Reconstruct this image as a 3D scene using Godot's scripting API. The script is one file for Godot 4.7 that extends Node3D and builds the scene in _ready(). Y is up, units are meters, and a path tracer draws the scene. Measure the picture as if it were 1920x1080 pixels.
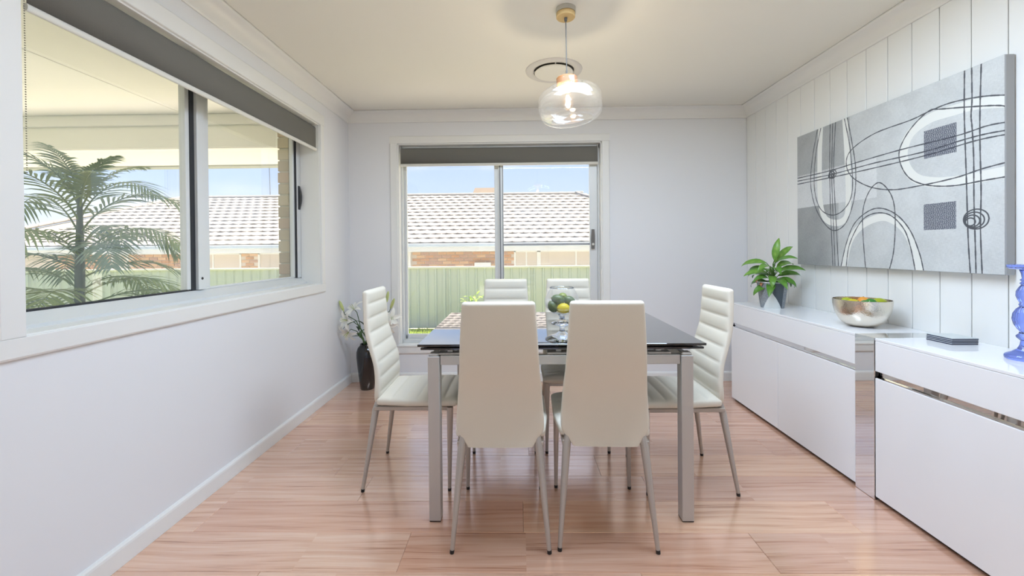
extends Node3D
# A dining room: glass table with six white chairs, white sideboards along a boarded wall, two sliding windows.
# Metres, y up. The camera stands at the origin and looks towards -z.

const XL := -1.497      # left wall
const XR := 2.0         # right wall
const ZB := -3.597      # back wall
const ZF := 1.9         # wall behind the camera
const CEIL := 2.38

var M := {}
var rng := RandomNumberGenerator.new()
var used_names := {}


# ---------------------------------------------------------------- mesh builder
class MB:
	var st := SurfaceTool.new()
	func _init() -> void:
		st.begin(Mesh.PRIMITIVE_TRIANGLES)
	func v(p: Vector3, sg: int, uv := Vector2.ZERO, col := Color.WHITE) -> void:
		st.set_smooth_group(sg)
		st.set_uv(uv)
		st.set_color(col)
		st.add_vertex(p)
	func tri(a: Vector3, b: Vector3, c: Vector3, out: Vector3, sg := -1) -> void:
		if (b - a).cross(c - a).dot(out) > 0.0:
			v(a, sg); v(c, sg); v(b, sg)
		else:
			v(a, sg); v(b, sg); v(c, sg)
	func quad(a: Vector3, b: Vector3, c: Vector3, d: Vector3, out: Vector3, sg := -1) -> void:
		tri(a, b, c, out, sg)
		tri(a, c, d, out, sg)
	# a box with chamfered edges
	func box(c: Vector3, s: Vector3, b := 0.0015, basis := Basis.IDENTITY) -> void:
		var h := s * 0.5
		b = minf(b, minf(h.x, minf(h.y, h.z)) * 0.9)
		var P := func(k: int, sx: float, sy: float, sz: float) -> Vector3:
			var p := Vector3(h.x - b, h.y - b, h.z - b)
			p[k] = h[k]
			return c + basis * Vector3(p.x * sx, p.y * sy, p.z * sz)
		for k in 3:
			var i := (k + 1) % 3
			var j := (k + 2) % 3
			for s0 in [-1.0, 1.0]:
				var q := []
				for e in [[-1.0, -1.0], [1.0, -1.0], [1.0, 1.0], [-1.0, 1.0]]:
					var g := Vector3.ZERO
					g[k] = s0; g[i] = e[0]; g[j] = e[1]
					q.append(P.call(k, g.x, g.y, g.z))
				var n := Vector3.ZERO
				n[k] = s0
				quad(q[0], q[1], q[2], q[3], basis * n)
		if b <= 0.0:
			return
		for k in 3:      # edges along axis k
			var i := (k + 1) % 3
			var j := (k + 2) % 3
			for s1 in [-1.0, 1.0]:
				for s2 in [-1.0, 1.0]:
					var ga := Vector3.ZERO
					ga[k] = -1.0; ga[i] = s1; ga[j] = s2
					var gb := ga
					gb[k] = 1.0
					var n := ga
					n[k] = 0.0
					quad(P.call(i, ga.x, ga.y, ga.z), P.call(i, gb.x, gb.y, gb.z), P.call(j, gb.x, gb.y, gb.z), P.call(j, ga.x, ga.y, ga.z), basis * n)
		for sx in [-1.0, 1.0]:
			for sy in [-1.0, 1.0]:
				for sz in [-1.0, 1.0]:
					tri(P.call(0, sx, sy, sz), P.call(1, sx, sy, sz), P.call(2, sx, sy, sz), basis * Vector3(sx, sy, sz))
	# box between two corners
	func span(a: Vector3, b: Vector3, bev := 0.0015) -> void:
		box((a + b) * 0.5, (b - a).abs(), bev)
	func emit(t: PackedVector3Array, g: PackedInt32Array, uvs := PackedVector2Array(), cols := PackedColorArray()) -> void:
		var vol := 0.0
		var mid := Vector3.ZERO
		for p in t:
			mid += p
		mid /= maxf(t.size(), 1)
		for i in range(0, t.size(), 3):
			vol += (t[i] - mid).dot((t[i + 1] - mid).cross(t[i + 2] - mid))
		for i in range(0, t.size(), 3):
			for k in ([0, 2, 1] if vol > 0.0 else [0, 1, 2]):
				v(t[i + k], g[i / 3], uvs[i + k] if uvs.size() else Vector2.ZERO, cols[i + k] if cols.size() else Color.WHITE)
	# rows of equal length joined into a skin
	func loft(rows: Array, closed := true, caps := true, sg := 0) -> void:
		var t := PackedVector3Array()
		var g := PackedInt32Array()
		var n: int = rows[0].size()
		for r in rows.size() - 1:
			for i in (n if closed else n - 1):
				var j := (i + 1) % n
				t.append_array([rows[r][i], rows[r][j], rows[r + 1][j], rows[r][i], rows[r + 1][j], rows[r + 1][i]])
				g.append_array([sg, sg])
		if caps and closed:
			for e in [0, rows.size() - 1]:
				var c := Vector3.ZERO
				for p in rows[e]:
					c += p
				c /= n
				for i in n:
					var j := (i + 1) % n
					if e == 0:
						t.append_array([c, rows[e][j], rows[e][i]])
					else:
						t.append_array([c, rows[e][i], rows[e][j]])
					g.append(sg + 1 + e % 2)
		emit(t, g)
	# profile of (radius, height) turned round y; edges sharper than 35 degrees stay sharp
	func lathe(prof: Array, seg := 32, at := Vector3.ZERO, wave := 0.0, waves := 0, basis := Basis.IDENTITY) -> void:
		var t := PackedVector3Array()
		var g := PackedInt32Array()
		var uvs := PackedVector2Array()
		var sg := 10
		for r in prof.size() - 1:
			if r > 0:
				var d0: Vector2 = (prof[r] - prof[r - 1]).normalized()
				var d1: Vector2 = (prof[r + 1] - prof[r]).normalized()
				if d0.dot(d1) < 0.8:
					sg += 1
			for i in seg:
				var q := []
				var u := []
				for e in [[r, i], [r, i + 1], [r + 1, i + 1], [r + 1, i]]:
					var a: float = TAU * (e[1] % seg) / seg
					var rad: float = prof[e[0]].x * (1.0 + wave * cos(a * waves))
					q.append(at + basis * Vector3(rad * cos(a), prof[e[0]].y, rad * sin(a)))
					u.append(Vector2(float(e[1]) / seg, float(e[0]) / (prof.size() - 1)))
				if prof[r].x > 1e-6:
					t.append_array([q[0], q[1], q[2]]); g.append(sg); uvs.append_array([u[0], u[1], u[2]])
				if prof[r + 1].x > 1e-6:
					t.append_array([q[0], q[2], q[3]]); g.append(sg); uvs.append_array([u[0], u[2], u[3]])
		emit(t, g, uvs)
	# round bar through points
	func tube(path: Array, radii: Array, seg := 12, caps := true) -> void:
		var rows := []
		var side := Vector3.RIGHT
		for i in path.size():
			var d: Vector3 = (path[mini(i + 1, path.size() - 1)] - path[maxi(i - 1, 0)]).normalized()
			if absf(d.dot(side)) > 0.95:
				side = Vector3.UP if absf(d.y) < 0.9 else Vector3.BACK
			var e1 := (side - d * side.dot(d)).normalized()
			var e2 := d.cross(e1)
			side = e1
			var row := PackedVector3Array()
			var rad: float = radii[i] if i < radii.size() else radii[-1]
			for k in seg:
				var a := TAU * k / seg
				row.append(path[i] + (e1 * cos(a) + e2 * sin(a)) * rad)
			rows.append(row)
		loft(rows, true, caps)
	# polygon in (x, y) of a frame, swept from a to b along the frame's third axis
	func prism(poly: Array, o: Vector3, ex: Vector3, ey: Vector3, run: Vector3, smooth := false) -> void:
		var rows := []
		for e in [Vector3.ZERO, run]:
			var row := PackedVector3Array()
			for p in poly:
				row.append(o + ex * p.x + ey * p.y + e)
			rows.append(row)
		loft(rows, true, true, 0 if smooth else -1)
	func sphere(c: Vector3, r: Vector3, seg := 20, rings := 12, basis := Basis.IDENTITY, tip := 0.0) -> void:
		var rows := []
		for k in range(1, rings):
			var a := PI * k / rings
			var row := PackedVector3Array()
			for i in seg:
				var b := TAU * i / seg
				var y := cos(a)
				row.append(c + basis * Vector3(r.x * sin(a) * cos(b), r.y * (y + tip * pow(absf(y), 9.0) * signf(y)), r.z * sin(a) * sin(b)))
			rows.append(row)
		var t := PackedVector3Array()
		var g := PackedInt32Array()
		for q in rows.size() - 1:
			for i in seg:
				var j := (i + 1) % seg
				t.append_array([rows[q][i], rows[q][j], rows[q + 1][j], rows[q][i], rows[q + 1][j], rows[q + 1][i]])
				g.append_array([0, 0])
		var top := c + basis * Vector3(0, r.y * (1.0 + tip), 0)
		var low := c - basis * Vector3(0, r.y * (1.0 + tip), 0)
		for i in seg:
			var j := (i + 1) % seg
			t.append_array([top, rows[0][j], rows[0][i], low, rows[-1][i], rows[-1][j]])
			g.append_array([0, 0])
		emit(t, g)
	func done() -> ArrayMesh:
		st.generate_normals()
		return st.commit()


# ---------------------------------------------------------------- naming and placing
func numbered(called: String) -> String:
	var n: int = used_names.get(called, 0)
	used_names[called] = n + 1
	return called if n == 0 else "%s_%03d" % [called, n]


func tag(o: Node3D, label: String, category := "", group := "", kind := "") -> Node3D:
	if label: o.set_meta("label", label)
	if category: o.set_meta("category", category)
	if group: o.set_meta("group", group)
	if kind: o.set_meta("kind", kind)
	return o


func thing(called: String, label: String, category: String, at := Vector3.ZERO, turn := 0.0, group := "") -> Node3D:
	var o := Node3D.new()
	o.name = numbered(called)
	add_child(o, true)
	o.position = at
	o.rotation.y = turn
	return tag(o, label, category, group)


func part(called: String, mesh: Mesh, m: Material, parent: Node3D, at := Vector3.ZERO, basis := Basis.IDENTITY) -> MeshInstance3D:
	var o := MeshInstance3D.new()
	o.name = called
	o.mesh = mesh
	o.material_override = m
	o.transform = Transform3D(basis, at)
	parent.add_child(o, true)
	return o


func struct(called: String, label: String) -> Node3D:
	var o := Node3D.new()
	o.name = called
	add_child(o, true)
	return tag(o, label, "", "", "structure")


func copy_thing(o: Node3D, at: Vector3, turn: float, label: String, called := "") -> Node3D:
	var c: Node3D = o.duplicate()
	c.name = numbered(called)
	add_child(c, true)
	c.position = at
	c.rotation.y = turn
	c.set_meta("label", label)
	return c


func boxes(list: Array, bev := 0.0015) -> ArrayMesh:
	var b := MB.new()
	for e in list:
		b.span(e[0], e[1], bev)
	return b.done()


func V(x: float, y: float, z: float) -> Vector3:
	return Vector3(x, y, z)


func mat(called: String, c: Color, rough := 0.6, metal := 0.0, spec := 0.5) -> StandardMaterial3D:
	var m := StandardMaterial3D.new()
	m.resource_name = called
	m.albedo_color = c
	m.roughness = rough
	m.metallic = metal
	m.metallic_specular = spec
	M[called] = m
	return m


func rgb(r: int, g: int, b: int) -> Color:
	return Color(r / 255.0, g / 255.0, b / 255.0)


func noise(freq: float, s: int, oct := 3) -> FastNoiseLite:
	var n := FastNoiseLite.new()
	n.noise_type = FastNoiseLite.TYPE_SIMPLEX_SMOOTH
	n.seed = s
	n.frequency = freq
	n.fractal_octaves = oct
	return n


# ================================================================ the scene
func _ready() -> void:
	rng.seed = 7
	setup_camera_and_light()
	materials()
	room()
	window_back()
	window_left()
	outside()
	sideboards()
	table_and_chairs()
	pendant_and_vent()
	painting()
	ornaments()
	vase_and_lilies()
	palm()


func setup_camera_and_light() -> void:
	var f := 764.765
	var cam := Camera3D.new()
	cam.name = "camera"
	cam.projection = Camera3D.PROJECTION_FRUSTUM
	cam.near = 0.05
	cam.far = 200.0
	cam.size = 0.05 * 1080.0 / f
	cam.frustum_offset = Vector2((960.0 - 959.89) / f, -(540.0 - 472.19) / f) * 0.05
	cam.transform = Transform3D(Basis.from_euler(Vector3(-0.00663, 0.01567, -0.00892)), Vector3(0, 1.167, 0))
	add_child(cam)
	cam.current = true

	var env := Environment.new()
	env.background_mode = Environment.BG_SKY
	env.sky = Sky.new()
	var sm := PanoramaSkyMaterial.new()
	sm.panorama = sky_picture()
	env.sky.sky_material = sm
	env.background_energy_multiplier = 1.15
	env.tonemap_mode = Environment.TONE_MAPPER_LINEAR
	env.tonemap_exposure = 1.1
	env.sdfgi_enabled = true
	env.ssao_enabled = true
	env.ssil_enabled = true
	var we := WorldEnvironment.new()
	we.name = "world"
	we.environment = env
	add_child(we)

	var sun := DirectionalLight3D.new()
	sun.name = "sun"
	sun.light_energy = 5.0
	sun.light_color = Color(1.0, 0.96, 0.88)
	sun.light_angular_distance = 0.6
	sun.shadow_enabled = true
	sun.sky_mode = DirectionalLight3D.SKY_MODE_LIGHT_ONLY
	sun.look_at_from_position(Vector3(0.6, 0.75, -0.2), Vector3.ZERO, Vector3.UP)
	add_child(sun)

	fill_panel(V(0.40, CEIL, -1.60), 1.6, 0.48, 4.6)  # added fill light above the view, brightens the whole room


func fill_panel(at: Vector3, sx: float, sz: float, energy: float) -> void:  # builds the added fill lamp, glowing diffuser and area light
	var t := thing("added_fill_panel", "added fill light panel on the ceiling above the view, brightening the room", "fill light", at)
	var h := sx * 0.5
	var d := sz * 0.5
	part("frame", boxes([[V(-h - .012, -.022, -d - .012), V(-h, 0, d + .012)], [V(h, -.022, -d - .012), V(h + .012, 0, d + .012)], [V(-h, -.022, -d - .012), V(h, 0, -d)], [V(-h, -.022, d), V(h, 0, d + .012)]]), mat("fill_panel_frame", rgb(235, 235, 232), 0.5), t)
	var glow := mat("fill_panel_glow", rgb(250, 250, 250), 0.6)
	glow.emission_enabled = true
	glow.emission = Color(0.93, 0.97, 1.0)
	glow.emission_energy_multiplier = 0.9
	part("diffuser", boxes([[V(-h, -.016, -d), V(h, 0, d)]]), glow, t)
	var l := AreaLight3D.new()
	l.name = "fill_panel_lamp"
	l.area_size = Vector2(sx, sz)
	l.light_energy = energy
	l.light_color = Color(0.81, 0.90, 1.0)
	l.area_range = 12.0
	l.shadow_enabled = true
	l.position = V(0, -.026, 0)
	l.rotation.x = -PI / 2
	t.add_child(l)


func sky_picture() -> ImageTexture:
	var w := 1024
	var h := 512
	var im := Image.create_empty(w, h, false, Image.FORMAT_RGBF)
	var n := noise(1.6, 11, 5)
	var low := Color(0.70, 0.82, 0.97)
	var mid := Color(0.52, 0.67, 0.97)
	var high := Color(0.30, 0.48, 0.86)
	var white := Color(0.92, 0.95, 1.0)
	for y in h:
		var el := PI * (0.5 - (y + 0.5) / h)
		var s := sin(maxf(el, 0.0))
		var base := low.lerp(mid, smoothstep(0.0, 0.22, s)).lerp(high, smoothstep(0.2, 1.0, s))
		if el < -0.02:
			for x in w:
				im.set_pixel(x, y, Color(0.45, 0.45, 0.40))
			continue
		for x in w:
			var az := TAU * x / w
			var d := Vector3(cos(az) * cos(el), sin(el) * 4.0 + 0.3, sin(az) * cos(el))
			var k := smoothstep(0.08, 0.55, n.get_noise_3dv(d))
			im.set_pixel(x, y, base.lerp(white, k * 0.75))
	return ImageTexture.create_from_image(im)


func materials() -> void:
	mat("wall_paint", rgb(236, 236, 238), 0.75, 0, 0.3)
	mat("ceiling_paint", rgb(240, 237, 228), 0.85, 0, 0.2)
	mat("trim_paint", rgb(238, 237, 234), 0.35, 0, 0.5)
	mat("board_paint", rgb(242, 241, 237), 0.4, 0, 0.5)
	mat("white_aluminium", rgb(226, 228, 228), 0.35, 0.15, 0.5)
	mat("rubber", rgb(45, 47, 52), 0.5)
	mat("blind_fabric", rgb(120, 118, 112), 0.9, 0, 0.2)
	var wv := NoiseTexture2D.new()
	wv.noise = noise(0.2, 3, 2)
	wv.width = 256; wv.height = 256; wv.seamless = true
	var bf: StandardMaterial3D = M.blind_fabric
	bf.heightmap_enabled = true
	bf.heightmap_texture = wv
	bf.heightmap_scale = 0.08
	bf.uv1_triplanar = true
	bf.uv1_scale = Vector3(5, 5, 5)
	mat("blind_rail", rgb(226, 224, 216), 0.4)
	mat("gloss_white", rgb(246, 246, 248), 0.06, 0, 0.5)
	mat("mirror", rgb(238, 238, 238), 0.02, 1.0)
	mat("satin_mirror", rgb(215, 212, 208), 0.12, 1.0)
	mat("dark_gap", rgb(70, 66, 62), 0.7)
	mat("black_glass", rgb(14, 17, 22), 0.03, 0, 1.0)
	(M.black_glass as StandardMaterial3D).clearcoat_enabled = true
	(M.black_glass as StandardMaterial3D).clearcoat = 1.0
	(M.black_glass as StandardMaterial3D).clearcoat_roughness = 0.02
	mat("table_metal", rgb(198, 195, 191), 0.45, 0.4)
	mat("chair_metal", rgb(186, 179, 171), 0.38, 0.45)
	mat("black_plastic", rgb(30, 28, 27), 0.5)
	var le := mat("leather", rgb(229, 222, 207), 0.48, 0, 0.45)
	var ln := NoiseTexture2D.new()
	var cell := FastNoiseLite.new()
	cell.noise_type = FastNoiseLite.TYPE_CELLULAR
	cell.seed = 5
	cell.frequency = 0.06
	ln.noise = cell
	ln.width = 256; ln.height = 256; ln.seamless = true
	le.heightmap_enabled = true
	le.heightmap_texture = ln
	le.heightmap_scale = 0.012
	le.uv1_triplanar = true
	le.uv1_scale = Vector3(8, 8, 8)
	var gl := mat("pane_glass", Color(0.9, 0.95, 0.95, 0.04), 0.0)
	gl.transparency = BaseMaterial3D.TRANSPARENCY_ALPHA
	var g2 := mat("clear_glass", Color(0.95, 0.97, 1.0, 0.03), 0.0)
	g2.transparency = BaseMaterial3D.TRANSPARENCY_ALPHA
	var g3 := mat("shade_glass", Color(0.95, 0.97, 1.0, 0.014), 0.0)
	g3.transparency = BaseMaterial3D.TRANSPARENCY_ALPHA
	g3.metallic_specular = 0.48
	mat("pale_wood", rgb(214, 182, 124), 0.55)
	mat("warm_wood", rgb(158, 106, 62), 0.5)
	mat("black_ceramic", rgb(22, 21, 22), 0.08, 0, 0.6)
	mat("chrome", rgb(228, 222, 212), 0.1, 1.0)


# ---------------------------------------------------------------- floor, walls, ceiling, trims
func wood_picture() -> ImageTexture:
	var w := 1024
	var h := 768                       # three boards, one above the other
	var im := Image.create_empty(w, h, false, Image.FORMAT_RGB8)
	var a := noise(1.0, 21, 3)
	var b := noise(1.0, 22, 2)
	var c := noise(1.0, 23, 1)
	var light := rgb(248, 210, 185)
	var mid := rgb(227, 178, 149)
	var dark := rgb(150, 106, 86)
	var d := noise(1.0, 24, 2)
	for y in h:
		var boff := int(y / 256.0) * 40.0
		for x in w:
			var fx := x * 0.0042
			var wob: float = c.get_noise_2d(fx * 0.5 + boff, y * 0.005) * 9.0
			var g1: float = a.get_noise_2d(fx * 0.30 + boff, (y + wob) * 0.022)
			var g2: float = b.get_noise_2d(fx * 0.9 + boff, (y + wob) * 0.13)
			var g3: float = d.get_noise_2d(fx * 2.0 + boff, (y + wob) * 0.42)
			var t := clampf(0.5 + 0.7 * g1 + 0.35 * g2 + 0.22 * g3, 0.0, 1.0)
			var col := light.lerp(mid, t)
			var streak := smoothstep(0.30, 0.75, g1 * 0.6 + g2 * 0.6 + g3 * .25)
			col = col.lerp(dark, streak * 0.5)
			im.set_pixel(x, y, col)
	return ImageTexture.create_from_image(im)


func plank_mesh(length: float, width: float, variant: int, shift: float) -> ArrayMesh:
	var b := MB.new()
	var c := 0.0012
	var hx := length * 0.5 - 0.0004
	var hz := width * 0.5 - 0.0004
	var ring := func(ex: float, y: float) -> Array:
		return [V(-ex + 0, y, 0), V(0, y, 0)]
	var top := [V(-hx + c, 0, -hz + c), V(hx - c, 0, -hz + c), V(hx - c, 0, hz - c), V(-hx + c, 0, hz - c)]
	var rim := [V(-hx, -c, -hz), V(hx, -c, -hz), V(hx, -c, hz), V(-hx, -c, hz)]
	var low := [V(-hx, -.012, -hz), V(hx, -.012, -hz), V(hx, -.012, hz), V(-hx, -.012, hz)]
	var uv := func(p: Vector3) -> Vector2:
		return Vector2((p.x + hx) / 1.42 + shift, (variant + 0.02 + 0.96 * clampf((p.z + hz) / (2 * hz), 0, 1)) / 3.0)
	var faces := [[top[0], top[1], top[2], top[3], Vector3.UP]]
	for i in 4:
		var j := (i + 1) % 4
		var n: Vector3 = (rim[i] + rim[j]) * 0.5
		faces.append([top[i], top[j], rim[j], rim[i], n + Vector3.UP * 0.02])
		n.y = 0
		faces.append([rim[i], rim[j], low[j], low[i], n])
	for q in faces:
		for tr in [[0, 1, 2], [0, 2, 3]]:
			var p0: Vector3 = q[tr[0]]
			var p1: Vector3 = q[tr[1]]
			var p2: Vector3 = q[tr[2]]
			if (p1 - p0).cross(p2 - p0).dot(q[4]) > 0:
				var s := p1
				p1 = p2
				p2 = s
			for p in [p0, p1, p2]:
				b.v(p, -1, uv.call(p))
	return b.done()


func room() -> void:
	# floor boards
	var floor_root := struct("floor", "reddish brown timber board floor with a satin sheen")
	part("subfloor", boxes([[V(XL - .14, -.15, ZB - .14), V(XR + .14, -.0125, ZF + .1)]]), M.dark_gap, floor_root)
	var wood := wood_picture()
	var tones := []
	for c in [rgb(255, 255, 255), rgb(248, 240, 236), rgb(255, 250, 240), rgb(240, 232, 228)]:
		var m := mat("floor_wood", c, 0.19, 0.3, 0.9)
		m.clearcoat_enabled = true
		m.clearcoat = 1.0
		m.clearcoat_roughness = 0.22
		m.albedo_texture = wood
		tones.append(m)
	var known := {-2: 0.011, -1: -0.4525, 0: -0.95, -4: -0.965, -3: 0.62, -5: 0.05}
	var pitch := 0.2085
	for k in range(-11, 22):
		var z0 := maxf(-1.464 + pitch * k, ZB + 0.002)
		var z1 := minf(-1.464 + pitch * (k + 1), ZF)
		var cut: float = known.get(k, fposmod(k * 0.531 + 0.2, 1.38) - 0.69)
		var xs := [XL + 0.002]
		var x := cut
		while x > XL + 0.03:
			x -= 1.38
		x += 1.38
		while x < XR - 0.03:
			xs.append(x)
			x += 1.38
		xs.append(XR - 0.002)
		for i in xs.size() - 1:
			var L: float = xs[i + 1] - xs[i]
			var me := plank_mesh(L, z1 - z0, rng.randi() % 3, rng.randf())
			part("plank", me, tones[rng.randi() % 4], floor_root, V((xs[i] + xs[i + 1]) * 0.5, 0, (z0 + z1) * 0.5))

	# left wall with the window opening
	var wl := struct("wall_left", "white painted left wall with a wide window in it")
	part("plaster", boxes([
		[V(XL - .145, -.05, ZB - .143), V(XL, 2.45, -3.062)], [V(XL - .145, -.05, -1.203), V(XL, 2.45, ZF + .12)],
		[V(XL - .145, -.05, -3.062), V(XL, .916, -1.203)], [V(XL - .145, 2.122, -3.062), V(XL, 2.45, -1.203)]], 0.0), M.wall_paint, wl)
	var mortar := mat("mortar", rgb(206, 200, 184), 0.95)
	part("outer_leaf", boxes([
		[V(-1.80, -.6, -3.85), V(-1.695, 2.6, -3.272)], [V(-1.80, -.6, -1.16), V(-1.695, 2.6, ZF + .12)],
		[V(-1.80, -.6, -3.272), V(-1.695, .90, -1.16)], [V(-1.80, 2.20, -3.272), V(-1.695, 2.6, -1.16)],
		[V(-1.79, .90, -3.272), V(-1.70, 2.20, -3.045)]], 0.0), mortar, wl)
	var tonesb := []
	for c in [rgb(205, 190, 165), rgb(212, 198, 172), rgb(196, 180, 155), rgb(208, 184, 160)]:
		var m := mat("pier_brick", c, 0.9)
		tonesb.append(m)
	var bk := boxes([[V(-.055, -.038, -.115), V(.055, .038, .115)]], 0.003)
	for i in 15:
		part("brick", bk, tonesb[i * 7 % 4], wl, V(-1.7475 + 0.001 * (i % 3), .945 + .086 * i, -3.155 + (0.002 if i % 2 else 0.0)))

	var wb := struct("wall_back", "off-white back wall behind the dining table")
	part("plaster", boxes([
		[V(-1.80, -.05, ZB - .143), V(-1.062, 2.45, ZB)], [V(.741, -.05, ZB - .143), V(XR + .15, 2.45, ZB)],
		[V(-1.062, -.05, ZB - .143), V(.741, .328, ZB)], [V(-1.062, 2.108, ZB - .143), V(.741, 2.45, ZB)]], 0.0), M.wall_paint, wb)
	part("outer_leaf", boxes([
		[V(-1.80, -.6, -3.85), V(-1.062, 2.6, -3.75)], [V(.741, -.6, -3.85), V(XR + .15, 2.6, -3.75)],
		[V(-1.062, -.6, -3.85), V(.741, .30, -3.75)], [V(-1.062, 2.13, -3.85), V(.741, 2.6, -3.75)]], 0.0), mortar, wb)

	var wr := struct("wall_right", "right wall lined with vertical white grooved boards")
	part("backing", boxes([[V(XR + .012, -.05, ZB - .14), V(XR + .15, 2.45, ZF + .12)]], 0.0), mat("groove", rgb(188, 185, 178), 0.8), wr)
	var bw := 0.1356
	var bm := boxes([[V(0, 0, -bw / 2 + .0016), V(.012, 2.38, bw / 2 - .0016)]], 0.002)
	var zc := -3.460 - bw / 2
	while zc < ZF - 0.07:
		part("board", bm, M.board_paint, wr, V(XR, 0, zc))
		zc += bw

	var rear := struct("wall_rear", "white wall behind the viewer with an unseen wide opening for daylight")
	part("plaster", boxes([[V(XL - .15, -.05, ZF), V(-.95, 2.45, ZF + .12)], [V(1.45, -.05, ZF), V(XR + .15, 2.45, ZF + .12)], [V(-.95, 2.15, ZF), V(1.45, 2.45, ZF + .12)]], 0.0), M.wall_paint, rear)
	var dr := struct("door_1", "unseen glazed doors behind the viewer, placed to let daylight in")  # out of view; placed to let cool daylight in from behind
	for i in 3:
		var xa := -.95 + i * 2.4 / 3
		var xb := xa + 2.4 / 3
		var fr := part("door_leaf", boxes([[V(xa, 0, ZF + .03), V(xa + .05, 2.15, ZF + .07)], [V(xb - .05, 0, ZF + .03), V(xb, 2.15, ZF + .07)], [V(xa, 0, ZF + .03), V(xb, .08, ZF + .07)], [V(xa, 2.09, ZF + .03), V(xb, 2.15, ZF + .07)]], .002), M.white_aluminium, dr)
		part("pane", boxes([[V(xa + .05, .08, ZF + .049), V(xb - .05, 2.09, ZF + .051)]], 0.0), M.pane_glass, fr)
	var ce := struct("ceiling", "flat off-white plaster ceiling")
	part("plaster", boxes([[V(-1.80, CEIL, -3.85), V(XR + .15, CEIL + .12, ZF + .12)]], 0.0), M.ceiling_paint, ce)

	# cove cornices
	var cove := [Vector2(0, 0), Vector2(0, -.088), Vector2(.008, -.088), Vector2(.012, -.080)]
	for i in range(1, 8):
		var a := PI / 2 * i / 8.0
		cove.append(Vector2(.012 + .064 * (1 - cos(a)), -.080 + .066 * sin(a)))
	cove.append_array([Vector2(.078, -.012), Vector2(.086, -.009), Vector2(.086, 0)])
	var b1 := MB.new()
	b1.prism(cove, V(XL, CEIL, ZB), V(1, 0, 0), V(0, 1, 0), V(0, 0, ZF - ZB), true)
	part("cornice", b1.done(), M.trim_paint, struct("trim_1", "white cove cornice above the left wall"))
	var b2 := MB.new()
	b2.prism(cove, V(XL, CEIL, ZB), V(0, 0, 1), V(0, 1, 0), V(XR - XL, 0, 0), true)
	part("cornice", b2.done(), M.trim_paint, struct("trim_2", "white cove cornice above the back wall"))
	var b3 := MB.new()
	b3.prism(cove, V(XR, CEIL, ZB), V(-1, 0, 0), V(0, 1, 0), V(0, 0, ZF - ZB), true)
	part("cornice", b3.done(), M.trim_paint, struct("trim_3", "white cove cornice above the boarded wall"))

	# skirting boards
	var sk := [Vector2(0, 0), Vector2(.015, 0), Vector2(.015, .064), Vector2(.013, .072), Vector2(.008, .078), Vector2(0, .080)]
	var c1 := MB.new()
	c1.prism(sk, V(XL, .0005, ZB), V(1, 0, 0), V(0, 1, 0), V(0, 0, ZF - ZB))
	part("skirting", c1.done(), M.trim_paint, struct("baseboard_left", "white skirting board along the left wall"))
	var c2 := MB.new()
	c2.prism(sk, V(XL, .0005, ZB), V(0, 0, 1), V(0, 1, 0), V(XR - XL, 0, 0))
	part("skirting", c2.done(), M.trim_paint, struct("baseboard_back", "white skirting board along the back wall"))


# a flat casing board with a rounded outer edge: from a to b along its length, towards w, out of the wall n
func casing(a: Vector3, b: Vector3, w: Vector3, n: Vector3, width := 0.066) -> ArrayMesh:
	var m := MB.new()
	var poly := [Vector2(0, 0), Vector2(0, .012), Vector2(.003, .0155), Vector2(width - .008, .0155), Vector2(width - .002, .012), Vector2(width, .007), Vector2(width, 0)]
	m.prism(poly, a, w, n, b - a)
	return m.done()


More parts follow.
